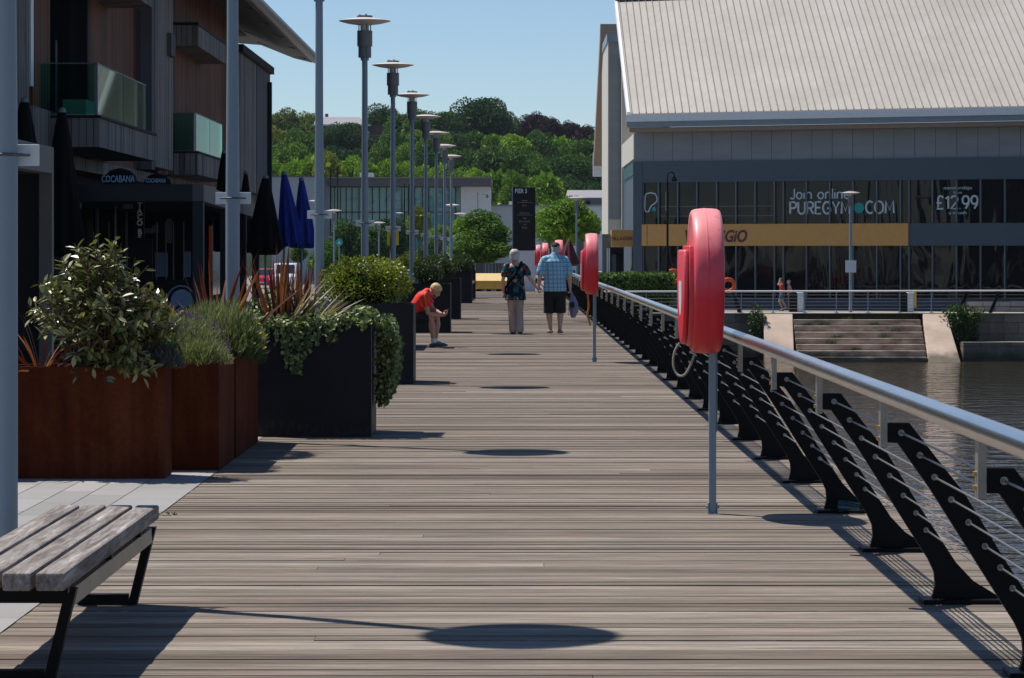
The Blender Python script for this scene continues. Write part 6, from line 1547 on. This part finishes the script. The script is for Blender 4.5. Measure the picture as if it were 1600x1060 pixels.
# ================================================================== CAR PARK LAMPS
car_lamps = [(493, 314, 22), (522, 329, 24), (530, 339, 13), (557, 338, 14), (578, 336, 12), (591, 344, 14), (592, 348, 20), (582, 355, 12), (624, 333, 15), (620, 342, 12), (632, 357, 10), (706, 320.5, 25), (719, 334, 20), (683, 350, 10), (901, 309, 27), (878, 349, 11), (884, 356, 9), (841, 356, 9), (840, 362, 8)]
base_parts = [c for c in lamp.children if c.name.split('.')[0] in ('pole', 'collar', 'lower_canister', 'upper_canister', 'diffuser', 'disc_shade', 'top_cap')]
car_lamps.sort(key=lambda t_: -t_[2])
for i, (px, top, w) in enumerate(car_lamps):
    Y = .83*FPX/w; k = 1.0; zt_ = Z(top, Y)
    r = thing('car_park_lamp', 'grey car park lamp with a pale disc head, %s of its kind' % ('nearest' if i == 0 else ORD[i]+' nearest'), 'street lamp', (X(px, Y), Y, zt_-5.3), 'lamps of the car park')
    for c in base_parts:
        o = c.copy(); COL.objects.link(o); o.parent = r
        if c.name.startswith('pole'): o.location = (0, 0, -1.2); o.scale = (1, 1, 5.88/4.68)
for px in (516.5, 527.5, 632, 639):
    Y = 250; r = thing('thin_mast', 'thin dark mast before the glass office, %s from the left' % {516.5: 'first', 527.5: 'second', 632: 'third', 639: 'last'}[px], 'mast', (X(px, Y), Y, -1.2), 'thin masts before the glass office')
    m = MB(); m.cyl((X(px, Y), Y, -1.2), (X(px, Y), Y, Z(262 if px < 600 else 288, Y)), .07, .05, 8); m.build('pole', M['black_steel'], r); m = MB(); m.lathe([(.12, 0), (.12, .3), (.07, .35)], 8, (X(px, Y), Y, -1.2)); m.build('base', M['black_steel'], r)
r = thing('lantern_post', 'black lantern post with a side arm before the white end wall', 'lamp post', (X(746.5, 262), 262, -1.2))
Y = 262; x = X(746.5, Y); m = MB(); m.cyl((x, Y, -1.2), (x, Y, Z(300, Y)), .05, n=8); m.build('pole', M['steel_grey'], r)
m = MB(); m.tube([(x, Y, Z(304, Y)), (x+.4, Y, Z(303, Y)), (x+.75, Y, Z(304.5, Y))], .03, 6); m.build('arm', M['steel_grey'], r); m = MB(); m.lathe([(.02, .2), (.10, 0), (.14, -.12), (.02, -.16)], 10, (x+.8, Y, Z(306.5, Y))); m.build('lantern', M['far_roof'], r)
r = thing('round_sign', 'small teal round road sign on a thin pole beside the parasols', 'sign', (X(530, 205), 205, -1.2)); Y = 205
m = MB(); m.cyl((X(530, Y), Y, -1.2), (X(530, Y), Y, Z(372, Y)), .04, n=8); m.build('pole', M['steel_grey'], r)
m = MB(); c = PT(530, 379, Y); m.lathe([(.0, -.03), (.24, -.03), (.24, .0), (0, .0)], 20, c, 'y'); m.build('disc', M['teal'], r)
m = MB(); m.extr([c+V((-.10, -.045, -.1)), c+V((.10, -.045, -.1)), c+V((0, -.045, .14))], (0, .01, 0)); m.build('arrow', M['white_plate'], r)

# ================================================================== CARS
def paint(name, col):
    return plain(name, col, .28, .1, .04)
def car(lab, px, Y, col, view='end', kind='car', z=-1.2):
    """built facing -Y then turned"""
    H, W, L = (1.5, 1.74, 4.1) if kind == 'car' else (1.95, 1.85, 4.6)
    x = X(px, Y); r = thing('parked_car' if kind == 'car' else 'parked_van', lab, 'car' if kind == 'car' else 'van', (0, 0, 0), 'cars parked beyond the boardwalk')
    mp = paint('car_paint_'+lab.split()[0], col)
    if kind == 'car': prof = [(-L/2, .25), (-L/2-.04, .55), (-L/2+.1, .82), (-L/2+.95, .96), (-L/2+1.75, H-.04), (-L/2+2.4, H), (L/2-.75, H-.06), (L/2-.12, .98), (L/2, .8), (L/2, .28)]
    else: prof = [(-L/2, .25), (-L/2-.05, .7), (-L/2+.1, 1.0), (-L/2+.7, 1.15), (-L/2+1.3, H-.06), (-L/2+1.8, H), (L/2-.2, H), (L/2-.02, 1.2), (L/2, .28)]
    m = MB()
    rs = []
    for xx, k in ((-W/2, 0), (-W/2+.05, 0), (W/2-.05, 0), (W/2, 0)):
        rs.append([V((xx*(1 if zz < 1.0 else .86), yy, zz)) for yy, zz in prof])
    m.rings(rs); m.build('body', mp, r, bevel=.05)
    zb_ = 1.0 if kind == 'car' else 1.2
    i0, i1 = (3, 4) if kind == 'car' else (3, 4)
    (ya, za), (yb_, zb2) = prof[i0], prof[i1]; nrm = V((0, -(zb2-za), (yb_-ya))).normalized()*.012
    def quad(nm, pts, mt_, off):
        m = MB(); m.extr(pts, off); m.build(nm, mt_, r)
    a = V((0, ya, za)).lerp(V((0, yb_, zb2)), .1); b2 = V((0, ya, za)).lerp(V((0, yb_, zb2)), .92)
    quad('windscreen', [V((-.68, a.y, a.z)), V((.68, a.y, a.z)), V((.62, b2.y, b2.z)), V((-.62, b2.y, b2.z))], M['carglass'], V((0, -nrm.y if nrm.y > 0 else nrm.y, abs(nrm.z)))*1.0)
    (yc, zc), (yd, zd) = (prof[6], prof[7])
    a = V((0, yc, zc)).lerp(V((0, yd, zd)), .1); b2 = V((0, yc, zc)).lerp(V((0, yd, zd)), .9)
    quad('rear_window', [V((-.60, a.y, a.z)), V((.60, a.y, a.z)), V((.66, b2.y, b2.z)), V((-.66, b2.y, b2.z))], M['carglass'], V((0, .014, .008)))
    for sx in (-1, 1):
        xx = sx*W/2*.868
        quad('side_window', [V((xx, -L/2+1.2, 1.02)), V((xx, L/2-.5, 1.02)), V((xx, L/2-.95, H-.14)), V((xx, -L/2+1.85, H-.14))][::sx], M['carglass'], V((sx*.012, 0, 0)))
        for yy in (-L/2+.8, L/2-.8):
            m = MB(); m.lathe([(.0, 0), (.31, 0), (.32, .04), (.32, .17), (.3, .2), (0, .2)], 18, (sx*(W/2-.19) - (.0 if sx > 0 else .0), yy, .32), 'x') if sx > 0 else m.lathe([(.0, 0), (.31, 0), (.32, .04), (.32, .17), (.3, .2), (0, .2)], 18, (-W/2-.01, yy, .32), 'x')
            w = m.build('wheel', M['tyre'], r, True); m = MB(); m.lathe([(0, 0), (.19, 0), (.2, .01), (0, .012)], 14, (sx*(W/2+.012)-(.0 if sx > 0 else .012), yy, .32), 'x'); m.build('rim', M['bracket'], w, True)
        m = MB(); m.ball((sx*.62, -L/2+.02, .70), (.17, .06, .09), 10, 6); m.build('headlight', M['headlamp'], r, True)
        m = MB(); m.box((sx*.62-.14, L/2-.0, .72), (sx*.62+.14, L/2+.02, .92)); m.build('tail_light', M['red_paint'], r)
    m = MB(); m.box((-.26, -L/2-.055, .42), (.26, -L/2-.04, .52)); m.build('number_plate', M['white_plate'], r)
    r.location = (x, Y, z); r.rotation_euler = (0, 0, {'end': 0, 'side': math.pi/2, 'sider': -math.pi/2}[view]+trn.uniform(-.06, .06))
car('white van parked behind the red sword-leaved plants', 447, 222, (.70, .72, .72), 'end', 'van', -1.2)
car('red car parked left of the white van', 414, 232, (.55, .03, .05))
car('blue car parked behind the large round box bush', 634, 215, (.03, .12, .30), 'side')
car('silver car parked right of the blue car', 664, 226, (.60, .61, .62), 'side')
car('pale car roof showing just above the large round box bush', 607, 240, (.66, .66, .64), 'side')
car('white car parked beside the hall, right of the mossy lifebuoy housing', 946, 200, (.68, .69, .70), 'side')
car('dark car parked beyond the maroon parasol', 905, 215, (.05, .055, .06), 'side')
# ================================================================== CAMERA, SUN, SKY
cam = bpy.data.cameras.new('camera'); co = bpy.data.objects.new('camera', cam); COL.objects.link(co)
co.location = (0, 0, EYE); co.rotation_euler = (rad(90), 0, 0)
cam.sensor_width = 36; cam.lens = 36*FPX/1600; cam.shift_y = -(530-HOR)/1600; cam.clip_start = .5; cam.clip_end = 6000
SC.camera = co
sun_dir = V((-2.365, 1.5, 5.23)).normalized()
L = bpy.data.lights.new('sun', 'SUN'); L.energy = 5.0; L.angle = rad(.53); L.color = (1.0, .945, .86)
so = bpy.data.objects.new('sun', L); COL.objects.link(so); so.location = (-40, 40, 80)
so.rotation_euler = (-sun_dir).to_track_quat('-Z', 'Y').to_euler()
w = bpy.data.worlds.new('World'); SC.world = w; w.use_nodes = True; nt = w.node_tree
bg = nt.nodes['Background']; sk = nt.nodes.new('ShaderNodeTexSky'); sk.sky_type = 'NISHITA'; sk.sun_disc = False
sk.sun_elevation = math.asin(sun_dir.z); sk.sun_rotation = math.atan2(sun_dir.x, sun_dir.y); sk.air_density = .80; sk.dust_density = .0; sk.ozone_density = 5.0; sk.altitude = 0
nt.links.new(sk.outputs[0], bg.inputs['Color']); bg.inputs['Strength'].default_value = .095
hm = MB(); hm.box((-3100, -700, -7), (3100, 4100, 46)); hz_ = hm.build('haze'); hz_['kind'] = 'stuff'
hmat = bpy.data.materials.new('thin_summer_haze'); hmat.use_nodes = True; ht = hmat.node_tree; ht.nodes.remove(ht.nodes['Principled BSDF'])
pv = ht.nodes.new('ShaderNodeVolumePrincipled'); pv.inputs['Color'].default_value = (.80, .88, 1, 1); pv.inputs['Density'].default_value = .00005; pv.inputs['Anisotropy'].default_value = .3
ht.links.new(pv.outputs[0], ht.nodes['Material Output'].inputs['Volume']); hz_.data.materials.append(hmat)
SC.view_settings.view_transform = 'Standard'; SC.view_settings.look = 'None'; SC.view_settings.exposure = .10; SC.view_settings.gamma = 1
SC.render.engine = 'CYCLES'; SC.cycles.use_denoising = True; SC.cycles.max_bounces = 8; SC.cycles.transparent_max_bounces = 12
